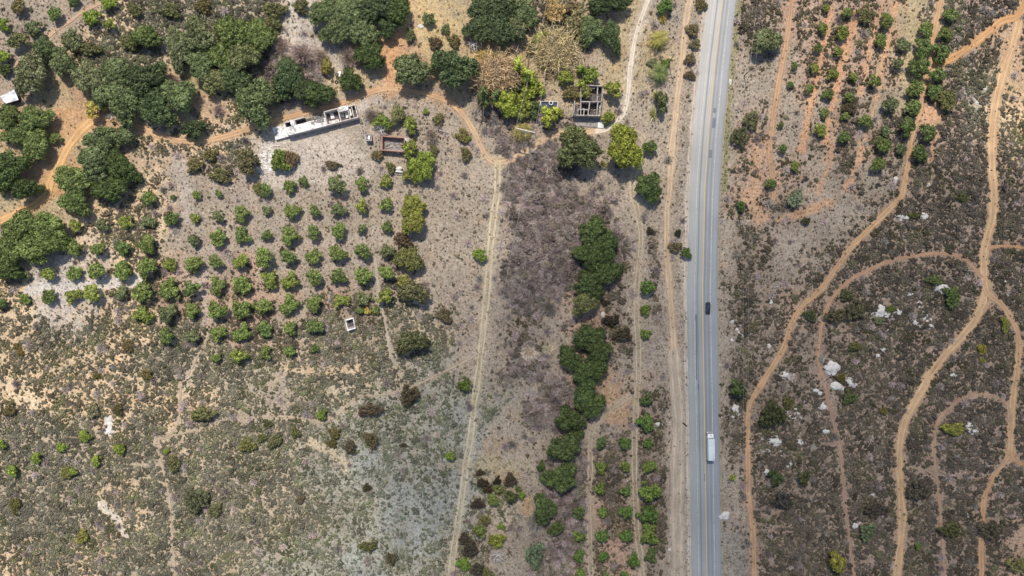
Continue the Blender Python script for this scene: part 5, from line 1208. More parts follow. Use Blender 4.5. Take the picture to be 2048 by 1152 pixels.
mb = MB(); mb.prism(ccw([P(1195.5, 245), P(1206.5, 243), P(1208, 256.5), P(1195.5, 256)]), .25, .45); part2("step", mb, 'white_concrete')
mb = MB()
for k in range(70):
    x, y = HB(r_.uniform(1163, 1203), r_.uniform(174, 202), 1) if k % 2 else HB(r_.uniform(1151, 1200), r_.uniform(205, 228), 1)
    s = r_.uniform(.15, .55); mb.box(x - s, x + s, y - s * .5, y + s * .5, .1, .12 + s, s * .2)
part2("rubble_heap", mb, 'rubble')
mb = MB(); x, y = P(1195, 166); mb.box(x - .8, x + .8, y - .3, y + .3, 0, .8); part2("fallen_block", mb, 'white_concrete')

# 3. brick ruin
def BB(px, py, h=3.0): return P(px, py, h)
cx, cy = BB(788, 288, 0)
root3 = empty("brick_ruin", cx, cy)
tag(root3, "roofless red brick ruin with a grey rubble floor", "ruin")
def part3(n, mb, mat): return part(n, mb, mat, root3)
mb = MB(); mb.prism(ccw([BB(764.5, 272), BB(812, 276), BB(813, 302), BB(764.5, 299)]), -.05, .15); part3("floor", mb, 'rubble')
for k, (x0, y0, x1, y1, hh, br) in enumerate([(764,271.5,763.8,300,3.0,.1),(764,271.8,809,275.2,2.8,.5),(763.8,299.8,814,303.8,3.0,.1),(808.5,275.5,807.5,299,2.7,.5),(801,288,815,288.5,2.6,.5),(814,288,813.8,303,2.8,.3)]):
    mb = MB(); mb.wall(BB(x0, y0), BB(x1, y1), 0, hh, .32, 70 + k, br); part3("wall", mb, 'brick')
mb = MB(); mb.prism(ccw([BB(809.5, 275), BB(817, 277), BB(816, 283.5), BB(810.5, 281)]), 2.5, 2.65); part3("roof_slab", mb, 'white_concrete')
mb = MB()
for k in range(60):
    x, y = BB(r_.uniform(767, 806), r_.uniform(276, 297), 1); s = r_.uniform(.12, .5); mb.box(x - s, x + s, y - s * .4, y + s * .4, .13, .15 + s * .7, s * .2)
part3("rubble_heap", mb, 'rubble')
xw, yw = P(795, 303.4, 3.0); mb = MB(); mb.box(xw - .5, xw + .5, yw - .28, yw - .165, 1.0, 2.0); part3("window", mb, 'white_concrete')

# 4. small concrete block hut, broken concrete vault, tank, cistern, shed
def quad_walls(name, label, cat, q, h, th, mat, floor=None, floormat='dark_concrete', inner=()):
    c = [P(x, y, h) for x, y in q]
    ccx, ccy = sum(p[0] for p in c) / 4, sum(p[1] for p in c) / 4
    rt = empty(name, ccx, ccy); tag(rt, label, cat)
    def off(i):
        p, cc = Vector(c[i]), Vector((ccx, ccy)); d = (cc - p).normalized(); return p + d * th * 1.35
    inn = [off(i) for i in range(4)]
    mb = MB()
    for i in range(4):
        j = (i + 1) % 4
        mb.prism(ccw([tuple(c[i]), tuple(c[j]), tuple(inn[j]), tuple(inn[i])]), 0, h - .002 * i)
    part("walls", mb, mat, rt)
    mb = MB(); mb.prism(ccw([tuple(p) for p in inn]), -.05, floor if floor else .1); part("floor", mb, floormat, rt)
    for nm, pts, z0, z1, m_ in inner:
        mb = MB(); mb.prism(ccw([P(x, y, z1) for x, y in pts]), z0, z1); part(nm, mb, m_, rt)
    return rt
quad_walls("concrete_hut", "small square concrete hut, open on top, left of the brick ruin", "hut", [(731, 268.5), (742.5, 268.5), (744, 281), (731.5, 282)], 2.4, .35, 'concrete',
           inner=[("fallen_slab", [(736, 271), (740, 271), (740, 279), (735, 279)], .1, 2.2, 'white_concrete'), ("partition", [(732.5, 275), (741.5, 275), (741.5, 276.5), (732.5, 276.5)], .1, 2.0, 'concrete')])
quad_walls("concrete_tank", "square open concrete tank at the lower right of the large orchard", "tank", [(689.6, 639.6), (706.8, 634.8), (711.4, 657.2), (694.8, 661.6)], 2.2, .42, 'white_concrete', floor=.15, floormat='dark_concrete',
           inner=[("sunlit_floor_strip", [(697, 655), (709, 652), (710, 656), (697.5, 659)], .1, .5, 'rubble')])  # sunlit south floor painted as a pale strip, shaded rest painted dark
quad_walls("water_cistern", "open water cistern partly hidden by the large lime tree", "cistern", [(1080.5, 202), (1117, 203.2), (1115, 222), (1080.5, 222)], 1.6, .3, 'pale_concrete', floor=.9, floormat='water')
xr, yr = P(1102, 206, 1.7)
mb = MB()
ring = [(xr + .72 * math.cos(a), yr + .72 * math.sin(a), 1.70) for a in np.linspace(0, 2 * PI, 21)]
mb.tube(ring, .17, 6, cap=False)
o = mb.build("tank_ring", M['white_concrete'], None, smooth=True); tag(o, "white concrete ring on the edge of the water cistern", "ring")
# leaning pipe post at the cistern
# shed
q = [P(x, y, 2.8) for x, y in [(0, 193), (28.6, 179.4), (36.5, 199.5), (10.5, 207)]]
rt = empty("tin_shed", *((sum(p[0] for p in q) / 4), sum(p[1] for p in q) / 4)); tag(rt, "small shed with a patched white tin roof at the left edge", "shed")
mb = MB(); cc = Vector((sum(p[0] for p in q) / 4, sum(p[1] for p in q) / 4))
qi = [tuple(cc + (Vector(p) - cc) * .9) for p in q]
mb.prism(ccw(qi), 0, 2.6); part("walls", mb, 'dark_concrete', rt)
def lerp(a, b, t): return (a[0] + (b[0] - a[0]) * t, a[1] + (b[1] - a[1]) * t)
for k in range(5):                                           # five overlapping sheets, corrugated
    t0, t1 = k / 5, (k + 1) / 5 + .01
    a, b = lerp(q[0], q[1], t0), lerp(q[0], q[1], t1); c_, d_ = lerp(q[3], q[2], t0), lerp(q[3], q[2], t1)
    mb = MB(); n = 9; vs = []; z = 2.66 + .018 * (k % 2)
    for i in range(n + 1):
        u = i / n; zz = z + .035 * (i % 2)
        p0, p1 = lerp(a, b, u), lerp(c_, d_, u)
        vs += [(p0[0], p0[1], zz + .18), (p1[0], p1[1], zz), (p0[0], p0[1], zz + .16), (p1[0], p1[1], zz - .02)]
    fs = []
    for i in range(n):
        e = 4 * i; fs += [(e, e + 1, e + 5, e + 4), (e + 2, e + 6, e + 7, e + 3), (e, e + 4, e + 6, e + 2), (e + 1, e + 3, e + 7, e + 5)]
    fs += [(0, 2, 3, 1), (4 * n, 4 * n + 1, 4 * n + 3, 4 * n + 2)]
    mb.add(vs, fs); part("roof_sheet", mb, 'tin', rt)
# broken concrete vault
rt = empty("broken_vault", *P(798, 341)); tag(rt, "broken pale concrete vault below the brick ruin", "ruin")
for nm, pts, z0, z1, m_ in [("slab", [(790, 338), (793, 334), (800, 333), (805, 336), (803, 339), (795, 339.5)], .6, 1.1, 'white_concrete'),
                            ("slab", [(790, 343), (793, 340.5), (803, 341), (806, 344), (803, 345), (796, 344)], .5, .9, 'white_concrete'),
                            ("rim", [(789, 345.5), (791, 347.5), (803, 348), (806, 346.5), (806, 348.5), (798, 350), (789.5, 348.5)], 0, .45, 'concrete')]:
    mb = MB(); mb.prism(ccw([P(x, y, z1) for x, y in pts]), z0, z1); part(nm, mb, m_, rt)
mb = MB(); mb.prism(ccw([P(x, y, .1) for x, y in [(791, 336), (804, 336), (805, 347), (791, 347)]]), -.02, .5); part("base", mb, 'dark_concrete', rt)
# foundations of a demolished building
rt = empty("foundation_ruin", *P(535, 325)); tag(rt, "low whitish foundation walls of a vanished house left of a green tree", "ruin")
for k, (x0, y0, x1, y1) in enumerate([(521,314,536,313),(521,305,521,314),(538,300,538,330),(536,335,546,334),(525,347,546,344),(522,345,524,350),(531,322,537,321),(548,333,547,340),(528,326,536,325),(545,292,560,291)]):
    mb = MB(); mb.wall(P(x0, y0, .4), P(x1, y1, .4), 0, .34, .4, 90 + k, .32, .4); part("wall", mb, 'pale_concrete', rt)
mb = MB(); mb.prism(ccw([P(x, y, .1) for x, y in [(538, 336), (546, 335.5), (546, 341), (538, 342)]]), 0, .25); part("slab", mb, 'white_concrete', rt)
mb = MB()
for k in range(110):
    x, y = P(535 + r_.normal(0, 8), 322 + r_.normal(0, 14)); q = r_.uniform(.15, .55); mb.box(x - q, x + q, y - q * .6, y + q * .6, 0, q * .45, q * .2)
part("rubble", mb, 'white_concrete', rt)
# junk beside the round tree: white sheet and tyres
mb = MB(); mb.prism(ccw([P(x, y, .6) for x, y in [(675, 143.5), (682, 142.5), (682, 147), (680.5, 148), (680.5, 153.5), (678, 154), (677.5, 147.5)]]), .05, .6)
o = mb.build("white_tarpaulin", M['white_car'], bevel=.08); tag(o, "small white tarpaulin covered heap left of the round dark oak", "tarpaulin")
def torus_mesh(name, R, r, mat, n=20, m=8):
    V = [((R + r * math.cos(b)) * math.cos(a), (R + r * math.cos(b)) * math.sin(a), r * math.sin(b)) for a in np.linspace(0, 2 * PI, n, endpoint=False) for b in np.linspace(0, 2 * PI, m, endpoint=False)]
    F = [(i * m + j, ((i + 1) % n) * m + j, ((i + 1) % n) * m + (j + 1) % m, i * m + (j + 1) % m) for i in range(n) for j in range(m)]
    me = mesh_np(name, V, F, [mat], smooth=True); return me
TYR = torus_mesh("tyre", .48, .16, M['tyre'])
for (x, y, s, nm) in [(673.5, 149.5, 1.0, 'topmost'), (674.7, 155.8, .85, 'middle'), (672.7, 164, 1.1, 'lowest large')]:
    o = link("old_tyre", TYR, None, (*P(x, y, .2), .17)); o.scale = (s, s, 1); tag(o, f"{nm} old tyre of three lying left of the round oak", "tyre", "old tyres")

# ------------------------------------------------------------------ utility poles and wires
def pole(px, py, label, h=10.3):
    x, y = P(px, py); rt = empty("utility_pole", x, y); tag(rt, label, "utility pole", "utility poles")
    mb = MB(); mb.tube([(x, y, -.2), (x, y, h)], [.19, .12], 8); part("pole", mb, 'dark_wood', rt)
    mb = MB(); mb.box(x - 1.1, x + 1.1, y - .07, y + .07, h - .55, h - .42); part("crossarm", mb, 'dark_wood', rt)
    for dx in (-1.0, 0, 1.0):
        mb = MB(); mb.tube([(x + dx, y, h - .42 if dx else h), (x + dx, y, h - .2 if dx else h + .22)], [.06, .045], 6); part("insulator", mb, 'pale_concrete', rt)
    return x, y, h
p1 = pole(1488, 152, "dark utility pole right of the upper highway")
p2 = pole(1477, 435, "dark utility pole right of the middle highway, below the upper one")
p3 = pole(1337, 126, "dark utility pole beside the dark green palm")
# H frame
x1, y1 = P(1043, 275.5); x2, y2 = P(1055, 278.5); HZ = 12.0
rt = empty("power_pylon", (x1 + x2) / 2, (y1 + y2) / 2); tag(rt, "twin legged timber power pylon with pale crossarms above the dirt track", "power pylon")
for (x, y) in ((x1, y1), (x2, y2)):
    mb = MB(); mb.tube([(x, y, -.2), (x, y, HZ)], [.2, .13], 8); part("pole", mb, 'wood', rt)
aL = P(1031.5, 256, HZ); aR = P(1069.5, 265, HZ); bL = P(1042, 263.5, HZ - 1.2); bR = P(1056, 266.5, HZ - 1.2)
mb = MB(); mb.wall(aL, aR, HZ - .15, HZ + .1, .34, 1); part("crossarm", mb, 'pale_concrete', rt)
mb = MB(); mb.wall(bL, bR, HZ - 1.35, HZ - 1.15, .28, 1); part("brace", mb, 'pale_concrete', rt)
M['thinwire'] = mat_plain("thin_wire", (188, 184, 174), 0.5, 0.4, var=0.02)
def wire(a, b, sag, label, r=.035):
    pts = [(a[0] + (b[0] - a[0]) * t, a[1] + (b[1] - a[1]) * t, a[2] + (b[2] - a[2]) * t - 4 * sag * t * (1 - t)) for t in np.linspace(0, 1, 25)]
    mb = MB(); mb.tube(pts, r, 5); o = mb.build("power_line", M['thinwire']); tag(o, label, "wire", "overhead wires")
eU = [P(1110, -60, 12), P(1128, -60, 12)]; eD = [P(862, 1220, 12), P(884, 1220, 12)]
wire((*aL, HZ + .15), (*eU[0], 12), 2.5, "thin overhead wire from the pylon's left arm up to the top edge")
wire((*aR, HZ + .15), (*eU[1], 12), 2.5, "thin overhead wire from the pylon's right arm up to the top edge")
wire((*aL, HZ + .15), (*eD[0], 12), 5, "thin overhead wire from the pylon's left arm down to the bottom edge")
wire((*aR, HZ + .15), (*eD[1], 12), 5, "thin overhead wire from the pylon's right arm down to the bottom edge")
for dx, nm in ((-1.0, 'left'), (1.0, 'right')):
    wire((p1[0] + dx, p1[1], 10.1), (p2[0] + dx, p2[1], 10.1), 1.2, f"{nm} thin wire between the two roadside poles", .02)
    wire((p2[0] + dx, p2[1], 10.1), (P(1482, 1230)[0] + dx, P(1482, 1230)[1], 10.1), 2.5, f"{nm} thin wire below the lower roadside pole", .02)
    wire((p1[0] + dx, p1[1], 10.1), (P(1512, -60)[0] + dx, P(1512, -60)[1], 10.1), .8, f"{nm} thin wire above the upper roadside pole", .02)

# ------------------------------------------------------------------ vehicles
def car(px, py):
    x, y = P(px, py, .8); z = ROADZ
    rt = empty("dark_car", x, y, z, math.radians(-1.5)); tag(rt, "dark blue estate car driving up the right lane of the highway", "car")
    def pt(n, mb, m, bev=0, par=rt): return mb.build(n, M[m], par, bev)
    # profile along y (front = +y), cross sections
    mb = MB(); secs = [(-2.3, .82, .45, .95), (-2.15, .9, .38, 1.0), (-1.0, .92, .32, 1.02), (.6, .92, .32, .98), (1.3, .9, .34, .92), (2.0, .84, .38, .84), (2.28, .72, .45, .72)]
    vs = []; fs = []
    for (yy, w, z0, z1) in secs:
        vs += [(-w, yy, z0), (w, yy, z0), (w, yy, (z0 + z1) / 2 + .1), (w * .94, yy, z1), (-w * .94, yy, z1), (-w, yy, (z0 + z1) / 2 + .1)]
    for i in range(len(secs) - 1):
        for q in range(6): fs.append((6 * i + q, 6 * i + (q + 1) % 6, 6 * i + 6 + (q + 1) % 6, 6 * i + 6 + q))
    fs += [tuple(range(5, -1, -1)), tuple(range(6 * len(secs) - 6, 6 * len(secs)))]
    fs = [f[::-1] for f in fs]
    mb.add(vs, fs); pt("body", mb, 'car', .05)
    mb = MB(); mb.add([(-.84, -2.1, .98), (.84, -2.1, .98), (.82, .95, .96), (-.82, .95, .96), (-.66, -1.85, 1.46), (.66, -1.85, 1.46), (.66, .15, 1.46), (-.66, .15, 1.46)],
                      [(0, 3, 2, 1), (4, 5, 6, 7), (0, 1, 5, 4), (1, 2, 6, 5), (2, 3, 7, 6), (3, 0, 4, 7)]); pt("cabin", mb, 'glass', .04)
    mb = MB(); mb.box(-.64, .64, -1.8, .1, 1.462, 1.51, .05); rf = pt("roof", mb, 'car', .02)
    mb = MB(); mb.box(-.26, .26, -.9, -.2, 1.512, 1.524); pt("sunroof", mb, 'glass', 0, rf)
    for sx in (-.6, .6): mb = MB(); mb.box(sx - .025, sx + .025, -1.7, 0, 1.51, 1.56); pt("roof_rail", mb, 'chrome', 0, rf)
    for sx in (-1, 1):
        mb = MB(); mb.box(sx * .62 - .14, sx * .62 + .14, 2.12, 2.31, .58, .72); pt("headlight", mb, 'lamp_clear', .02)
        mb = MB(); mb.box(sx * .68 - .12, sx * .68 + .12, -2.33, -2.2, .75, .92); pt("tail_light", mb, 'lamp_red', .02)
        mb = MB(); mb.box(sx * 1.0 - .09, sx * 1.0 + .09, .62, .8, .92, 1.06); pt("mirror", mb, 'car', .02)
        for yy in (-1.4, 1.4):
            mb = MB(); mb.tube([(sx * .74, yy, .33), (sx * .94, yy, .33)], [.33, .33], 16); w = pt("wheel", mb, 'tyre')
            mb = MB(); mb.tube([(sx * .935, yy, .33), (sx * .955, yy, .33)], [.2, .19], 12); pt("rim", mb, 'rim', 0, w)
car(1416, 615.5)
def truck(px, py):
    x, y = P(px, py, 2.0); z = ROADZ
    rt = empty("box_truck", x, y, z, math.radians(1.0)); tag(rt, "white box truck driving up the right lane of the highway", "truck")
    def pt(n, mb, m, bev=0, par=rt): return mb.build(n, M[m], par, bev)
    mb = MB(); mb.box(-1.28, 1.28, -5.4, 2.95, 1.15, 3.72); bx = pt("cargo_box", mb, 'box', .06)
    mb = MB()
    for k in range(17): mb.box(-1.22, 1.22, -5.2 + k * .49, -5.17 + k * .49, 3.722, 3.75)
    pt("roof_rib", mb, 'box', 0, bx)
    mb = MB(); mb.box(-1.3, 1.3, -5.46, -5.402, 1.2, 3.7); dr = pt("rear_door", mb, 'white_car', .01, bx)
    mb = MB(); mb.box(.55, .95, -4.95, -4.75, 3.722, 3.80); pt("roof_hatch", mb, 'rubble', 0, bx)
    mb = MB(); mb.box(-.42, .42, -5.2, 4.9, .6, .95); pt("chassis", mb, 'tyre')
    mb = MB(); mb.add([(-1.15, 3.15, .6), (1.15, 3.15, .6), (1.15, 5.2, .6), (-1.15, 5.2, .6), (-1.15, 3.15, 2.6), (1.15, 3.15, 2.6), (1.1, 4.85, 2.6), (-1.1, 4.85, 2.6), (-1.15, 5.2, 1.5), (1.15, 5.2, 1.5)],
                      [(0, 3, 2, 1), (4, 5, 6, 7), (0, 1, 5, 4), (1, 2, 9, 6, 5), (3, 0, 4, 7, 8), (2, 3, 8, 9), (8, 7, 6, 9)]); cb = pt("cab", mb, 'white_car', .06)
    mb = MB(); mb.add([(-1.0, 5.2, 1.62), (1.0, 5.2, 1.62), (.98, 4.93, 2.44), (-.98, 4.93, 2.44)], [(0, 1, 2, 3)]); pt("windscreen", mb, 'glass', 0, cb)
    mb = MB(); mb.box(-.95, .95, 3.3, 3.75, 2.605, 2.95, .12); pt("wind_deflector", mb, 'white_car', .04, cb)
    mb = MB(); mb.box(-.1, .35, 3.95, 4.3, 2.605, 2.68); pt("roof_hatch", mb, 'tyre', .01, cb)
    mb = MB(); mb.box(-1.18, 1.18, 5.15, 5.36, .45, .8); pt("bumper", mb, 'chrome', .03)
    for sx in (-1, 1):
        mb = MB(); mb.box(sx * 1.157 - .006, sx * 1.157 + .006, 3.9, 4.85, 1.5, 2.3); pt("side_window", mb, 'glass', 0, cb)
        mb = MB(); mb.box(sx * 1.36 - .09, sx * 1.36 + .09, 4.9, 5.02, 1.6, 2.2); pt("mirror", mb, 'tyre', .01, cb)
        mb = MB(); mb.box(sx * .8 - .16, sx * .8 + .16, 5.19, 5.25, .85, 1.05); pt("headlight", mb, 'lamp_clear')
        mb = MB(); mb.box(sx * 1.0 - .12, sx * 1.0 + .12, -5.5, -5.4, .85, 1.0); pt("tail_light", mb, 'lamp_red')
        for yy in (4.25, -3.1, -4.3):
            mb = MB(); mb.tube([(sx * .82, yy, .5), (sx * 1.15, yy, .5)], [.5, .5], 18); w = pt("wheel", mb, 'tyre')
            mb = MB(); mb.tube([(sx * 1.14, yy, .5), (sx * 1.17, yy, .5)], [.28, .26], 12); pt("rim", mb, 'rim', 0, w)
truck(1420.5, 891.5)
# a fallen sleeper and a stick on the sandy strip
for (x0, y0, x1, y1, w, lb) in [(1365, 845, 1373.5, 852, .5, "dark fallen timber on the sandy strip left of the highway"), (1371.5, 911.5, 1376.5, 908, .2, "thin stick on the sandy strip left of the highway")]:
    mb = MB(); a, b = P(x0, y0), P(x1, y1); mb.tube([(*a, w * .5), (*b, w * .5)], [w * .5, w * .45], 7); o = mb.build("fallen_log", M['dark_wood'], smooth=True); tag(o, lb, "log")

# ------------------------------------------------------------------ scrub: uncountable low bushes, one object of instanced clumps per kind
def template_set(nm, meshes):
    col = bpy.data.collections.new(nm)
    for i, me in enumerate(meshes):
        col.objects.link(bpy.data.objects.new(f"{nm}_{i:02d}", me))
    return col
SCT = []
for k in range(8):
    r = R_(800 + k)
    SCT.append(leaf_mesh("scrub_clump", dome_lobes(1.0, .8, 7, .26, .42, r, .22, .4, .85), 330, .17, r, M['scrub'], aspect=1.4, jit=.6))
TWT = [twig_mesh("thicket_clump", 1.0, .95, 110, R_(830 + k), M['scrub'], .05, .35, .8) for k in range(5)]
GRT = [twig_mesh("grass_clump", .5, .35, 40, R_(850 + k), M['scrub'], .05, 0, .6) for k in range(4)]
ROT = []
for k in range(3):
    me = BOU[k].copy(); me.materials.clear(); me.materials.append(M['scrub']); ROT.append(me)
    a = me.attributes.new('var', 'FLOAT', 'POINT'); a.data.foreach_set('value', np.full(len(me.vertices), .5, np.float32))

def scatter(name, label, cat, pos, rot, scl, tintc, col, n_t):
    me = bpy.data.meshes.new(name)
    n = len(pos)
    me.vertices.add(n); me.vertices.foreach_set("co", np.asarray(pos, np.float32).ravel())
    def at(nm, typ, arr, key):
        a = me.attributes.new(nm, typ, 'POINT'); a.data.foreach_set(key, arr)
    at('rotz', 'FLOAT_VECTOR', np.stack([rot * 0, rot * 0, rot], 1).astype(np.float32).ravel(), 'vector')
    at('scl', 'FLOAT_VECTOR', np.asarray(scl, np.float32).ravel(), 'vector')
    at('idx', 'INT', NP.randint(0, n_t, n).astype(np.int32), 'value')
    at('tint', 'FLOAT_COLOR', np.concatenate([tintc, np.ones((n, 1))], 1).astype(np.float32).ravel(), 'color')
    o = link(name, me)
    tag(o, label, None, None, 'stuff')
    ng = bpy.data.node_groups.new(name + "_scatter", 'GeometryNodeTree')
    ng.interface.new_socket("Geometry", in_out='INPUT', socket_type='NodeSocketGeometry')
    ng.interface.new_socket("Geometry", in_out='OUTPUT', socket_type='NodeSocketGeometry')
    gi = ng.nodes.new('NodeGroupInput'); go = ng.nodes.new('NodeGroupOutput')
    iop = ng.nodes.new('GeometryNodeInstanceOnPoints')
    ci = ng.nodes.new('GeometryNodeCollectionInfo')
    ci.inputs['Collection'].default_value = col
    ci.inputs['Separate Children'].default_value = True
    ci.inputs['Reset Children'].default_value = True
    def na(nm, dt):
        a = ng.nodes.new('GeometryNodeInputNamedAttribute'); a.data_type = dt; a.inputs['Name'].default_value = nm
        return a.outputs['Attribute']
    L = ng.links.new
    L(gi.outputs[0], iop.inputs['Points']); L(ci.outputs[0], iop.inputs['Instance'])
    iop.inputs['Pick Instance'].default_value = True
    L(na('idx', 'INT'), iop.inputs['Instance Index'])
    L(na('rotz', 'FLOAT_VECTOR'), iop.inputs['Rotation'])
    L(na('scl', 'FLOAT_VECTOR'), iop.inputs['Scale'])
    L(iop.outputs[0], go.inputs[0])
    md = o.modifiers.new("scatter", 'NODES'); md.node_group = ng
    return o

# footprints that stay free of scrub (photo px boxes)
FREE = [(545, 214, 718, 282), (1146, 168, 1208, 257), (761, 270, 818, 308), (730, 266, 746, 286), (688, 633, 713, 663), (1079, 200, 1118, 222), (788, 331, 807, 350), (0, 178, 38, 208)]
def free_mask(px, py):
    m = np.ones(px.shape, bool)
    for a, b, c, d in FREE: m &= ~((px > a) & (px < c) & (py > b) & (py < d))
    l, r = hw(HW_L, py), hw(HW_R, py)
    m &= ~((px > l - 3) & (px < r + 2))
    return m

def jgrid(cell, x0=-30, x1=2078, y0=-30, y1=1182):
    c = cell / S
    gx_, gy_ = np.meshgrid(np.arange(x0, x1, c), np.arange(y0, y1, c))
    px = gx_.ravel() + NP.uniform(-.5, .5, gx_.size) * c; py = gy_.ravel() + NP.uniform(-.5, .5, gx_.size) * c
    return px, py

def clumps(px, py, cell, seed):
    gxi = np.floor(px / cell); gyi = np.floor(py / cell)
    best = np.full(px.shape, 9.0); hid = np.zeros(px.shape)
    for ox in (-1, 0, 1):
        for oy in (-1, 0, 1):
            ax = (gxi + ox).astype(np.int64) + 5000; ay = (gyi + oy).astype(np.int64) + 5000
            h1, h2, h3, h4 = (hashn(ax, ay, seed + q) for q in range(4))
            cx_ = (gxi + ox + .5 + (h1 - .5) * .95) * cell; cy_ = (gyi + oy + .5 + (h2 - .5) * .95) * cell
            v = np.hypot(px - cx_, py - cy_) / (cell * (.34 + .42 * h3))
            m = v < best; best = np.where(m, v, best); hid = np.where(m, h4, hid)
    return best, hid
COL_SC = template_set("scrub_templates", SCT); COL_TW = template_set("thicket_templates", TWT)
COL_GR = template_set("grass_templates", GRT); COL_RO = template_set("stone_templates", ROT)

# 1 scrub
px, py = jgrid(0.82)
so, de, ti, li, ba = fields(px, py)
wpx = px + (fbm(px, py, 7, 71, 2) - .5) * 9; wpy = py + (fbm(px, py, 7, 72, 2) - .5) * 9
v1, h1 = clumps(wpx, wpy, 15.0, 11); v2, h2 = clumps(wpx, wpy, 8.0, 31)
big = fbm(px, py, 34, 41, 3)
useb = (big * .7 + de * .5 + NP.uniform(-.03, .03, px.size)) > .66
vv = np.where(useb, v1, v2); hh = np.where(useb, h1, h2)
thr = np.clip(.16 + 1.28 * de + (big - .5) * 1.1, 0, 1.75)
keep = (vv + NP.uniform(-.12, .12, px.size) < thr) & (NP.uniform(0, 1, px.size) < np.clip(.25 + de * 1.2, 0, .95)) & (hh < np.clip(.14 + de * 1.25, 0, 1)) & free_mask(px, py) & (NP.uniform(0, 1, px.size) > ba * .45)
px, py, de, ti, hh, ba = px[keep], py[keep], de[keep], ti[keep], hh[keep], ba[keep]
n = len(px)
hv = (hh * 7.13) % 1.0
rad = np.clip(NP.lognormal(math.log(.56), .33, n), .25, 1.5) * (0.70 + .45 * de) * (1 + .75 * ba)
cv = (NP.uniform(.84, 1.16, n) * (.62 + .72 * hv))[:, None]
hue = fbm(px, py, 30, 55, 3)
tt = ti * cv
hue = hue * .6 + .4 * ((hh * 13.7) % 1.0); green = (sstep(.52, .72, hue) * NP.uniform(.3, 1, n))[:, None]
tt = tt * (1 - green) + tt * np.array([1.0, 1.12, .78]) * green
grey = (sstep(.55, .42, hue) * NP.uniform(0, 1, n) * .7)[:, None]
tt = tt * (1 - grey) + tt * np.array([1.05, 1.05, 1.16]) * grey
x, y = (px - 1024) * S, (576 - py) * S
scatter("scrub", "low grey brown scrub bushes covering the hillside", None, np.stack([x, y, np.full(n, -.05)], 1), NP.uniform(0, 6.28, n), np.stack([rad, rad * NP.uniform(.8, 1.2, n), rad * NP.uniform(.8, 1.2, n)], 1), tt * SCF, COL_SC, len(SCT))
print("scrub", n)
# 2 bare thicket in the gully
px, py = jgrid(1.7)
so, de, ti, li, ba = fields(px, py)
keep = (ba * (0.45 + fbm(px, py, 24, 61, 3)) + NP.uniform(-.28, .28, px.size) > .40) & (de > .2)
extra = (NP.uniform(0, 1, px.size) < .03) & (de > .12)
keep = (keep | extra) & free_mask(px, py)
px, py = px[keep], py[keep]; n = len(px)
rad = NP.uniform(1.0, 2.6, n)
tt = np.array(lin((166, 152, 144))) * NP.uniform(.5, 1.35, n)[:, None] * (1 + NP.uniform(-.04, .04, (n, 3)))
x, y = (px - 1024) * S, (576 - py) * S
scatter("bare_thicket", "purple grey leafless thicket", None, np.stack([x, y, np.full(n, -.02)], 1), NP.uniform(0, 6.28, n), np.stack([rad, rad, rad * NP.uniform(.6, 1.0, n)], 1), tt * SCF, COL_TW, len(TWT))
print("thicket", n)
# 3 dry grass tufts
px, py = jgrid(1.5)
so, de, ti, li, ba = fields(px, py)
keep = (NP.uniform(0, 1, px.size) < li * .75) & free_mask(px, py)
px, py, so = px[keep], py[keep], so[keep]; n = len(px)
rad = NP.uniform(.7, 1.7, n)
tt = so * NP.uniform(.75, 1.35, n)[:, None]
x, y = (px - 1024) * S, (576 - py) * S
scatter("dry_grass", "dry bleached grass tufts", None, np.stack([x, y, np.full(n, 0.)], 1), NP.uniform(0, 6.28, n), np.stack([rad, rad, rad], 1), tt * GND, COL_GR, len(GRT))
print("grass", n)
# 4 small stones and litter: along the highway, in the rocky east and on the pale ground
px, py = jgrid(2.4)
so, de, ti, li, ba = fields(px, py)
edge = np.minimum(np.abs(px - hw(HW_L, py)), np.abs(px - hw(HW_R, py)))
pr = .03 + .30 * np.exp(-edge / 18.0) + .22 * np.exp(-((px - 1590) ** 2 + (py - 860) ** 2) / 9000.) + .2 * np.exp(-((px - 1850) ** 2 + (py - 640) ** 2) / 2500.) + .25 * np.exp(-((px - 640) ** 2 / 16000. + (py - 310) ** 2 / 2600.)) + .3 * np.exp(-((px - 535) ** 2 + (py - 320) ** 2) / 600.)
keep = (NP.uniform(0, 1, px.size) < pr * .9) & free_mask(px, py)
px, py = px[keep], py[keep]; n = len(px)
rad = NP.uniform(.12, .36, n)
tt = np.array(lin((206, 198, 186))) * NP.uniform(.6, 1.15, n)[:, None]
x, y = (px - 1024) * S, (576 - py) * S
scatter("stones", "small pale stones and litter scattered on the ground", None, np.stack([x, y, np.full(n, 0.)], 1), NP.uniform(0, 6.28, n), np.stack([rad, rad * .8, rad * .6], 1), tt * GND, COL_RO, len(ROT))
print("stones", n)

# ------------------------------------------------------------------ labels: rank every plant and rock against a landmark
LM = [('long roofless ruin', 633, 245), ('grey roofless house', 1178, 212), ('brick ruin', 788, 288), ('square concrete tank', 700, 648), ('white tin shed', 18, 194), ('white truck', 1421, 891),
      ('dark car', 1416, 615), ('power pylon', 1050, 262), ('water cistern', 1099, 210), ('largest white boulder', 1665, 737), ('forked dirt road', 1972, 582), ('top right corner', 2048, 0),
      ('bottom right corner', 2048, 1152), ('bottom left corner', 0, 1152), ('top left corner', 0, 0), ('large flat white slab', 1887, 578), ('central track junction', 1000, 322),
      ('upper roadside pole', 1488, 152), ('lower roadside pole', 1477, 435), ('footpath junction', 313, 881), ('tall smooth white boulder', 1472, 818), ('white bare patch', 218, 850), ('dark green palm', 1317, 146), ('flat oval boulder', 1652, 863)]
SECT = ['right of', 'above right of', 'above', 'above left of', 'left of', 'below left of', 'below', 'below right of']
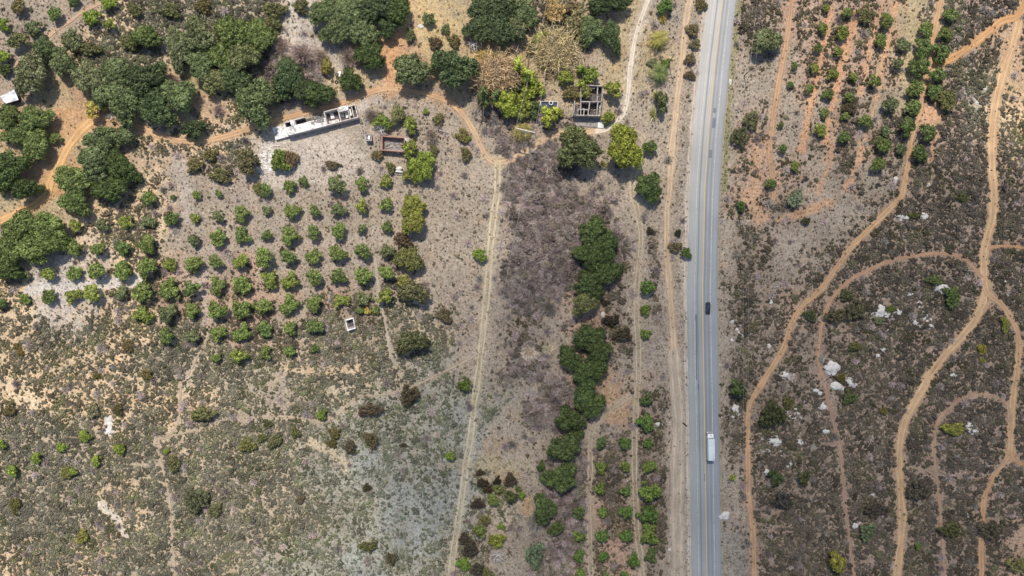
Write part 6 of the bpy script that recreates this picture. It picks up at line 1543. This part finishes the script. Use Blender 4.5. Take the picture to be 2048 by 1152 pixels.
def sector(lx, ly, x, y):
    a = math.atan2(ly - y, x - lx) % (2 * PI)
    return int((a + PI / 8) / (PI / 4)) % 8
used = set()
def rank_label(i):
    root, desc, cat, x, y = THINGS[i]
    best = []
    for (ln, lx, ly) in LM:
        d = math.hypot(x - lx, y - ly)
        if d < 10 or ('corner' in ln and d > 600): continue
        if ln.split()[-1] in desc and ln in desc: continue
        s = sector(lx, ly, x, y)
        rk = sum(1 for j, t in enumerate(THINGS) if t[1] == desc and j != i and sector(lx, ly, t[3], t[4]) == s and math.hypot(t[3] - lx, t[4] - ly) < d)
        if rk < 12: best.append((rk * 60 + d, rk, ln, s))
    best.sort()
    for sc_, rk, ln, s in best:
        o = 'closest' if rk == 0 else ORD[rk] + ' closest'
        lb = f"{desc}, {o} one {SECT[s]} the {ln}"
        if lb not in used: used.add(lb); return lb
    return f"{desc} at {int(x)} {int(y)}"
for i in range(len(THINGS)):
    THINGS[i][0]['label'] = rank_label(i)

# ------------------------------------------------------------------ a thin cloud between the ground and the sun shades the lower right
def cloud_mesh():
    import bmesh
    from mathutils import noise
    bm = bmesh.new(); bmesh.ops.create_icosphere(bm, subdivisions=5, radius=1)
    for v in bm.verts:
        d = v.co.normalized(); v.co = d * (1 + .28 * noise.noise(d * 1.7) + .12 * noise.noise(d * 4.5))
    me = bpy.data.meshes.new("cloud"); bm.to_mesh(me); bm.free()
    return me
t = NT("cloud_vapour")
pv = t.n("ShaderNodeVolumePrincipled"); pv.inputs['Density'].default_value = 0.0075; pv.inputs['Anisotropy'].default_value = 0.5
pv.inputs['Color'].default_value = (1, 1, 1, 1)
t.l(pv.outputs[0], t.out.inputs['Volume'])
CZ = 560.0
sx_, sy_ = P(1660, 960)
sh = to_sun * (CZ / to_sun.z)
cme = cloud_mesh(); cme.materials.append(t.m)
co = link("cloud", cme, None, (sx_ + sh.x, sy_ + sh.y, CZ)); co.scale = (175, 125, 48)
tag(co, "thin cloud high above that shades the lower right", None, None, 'structure')
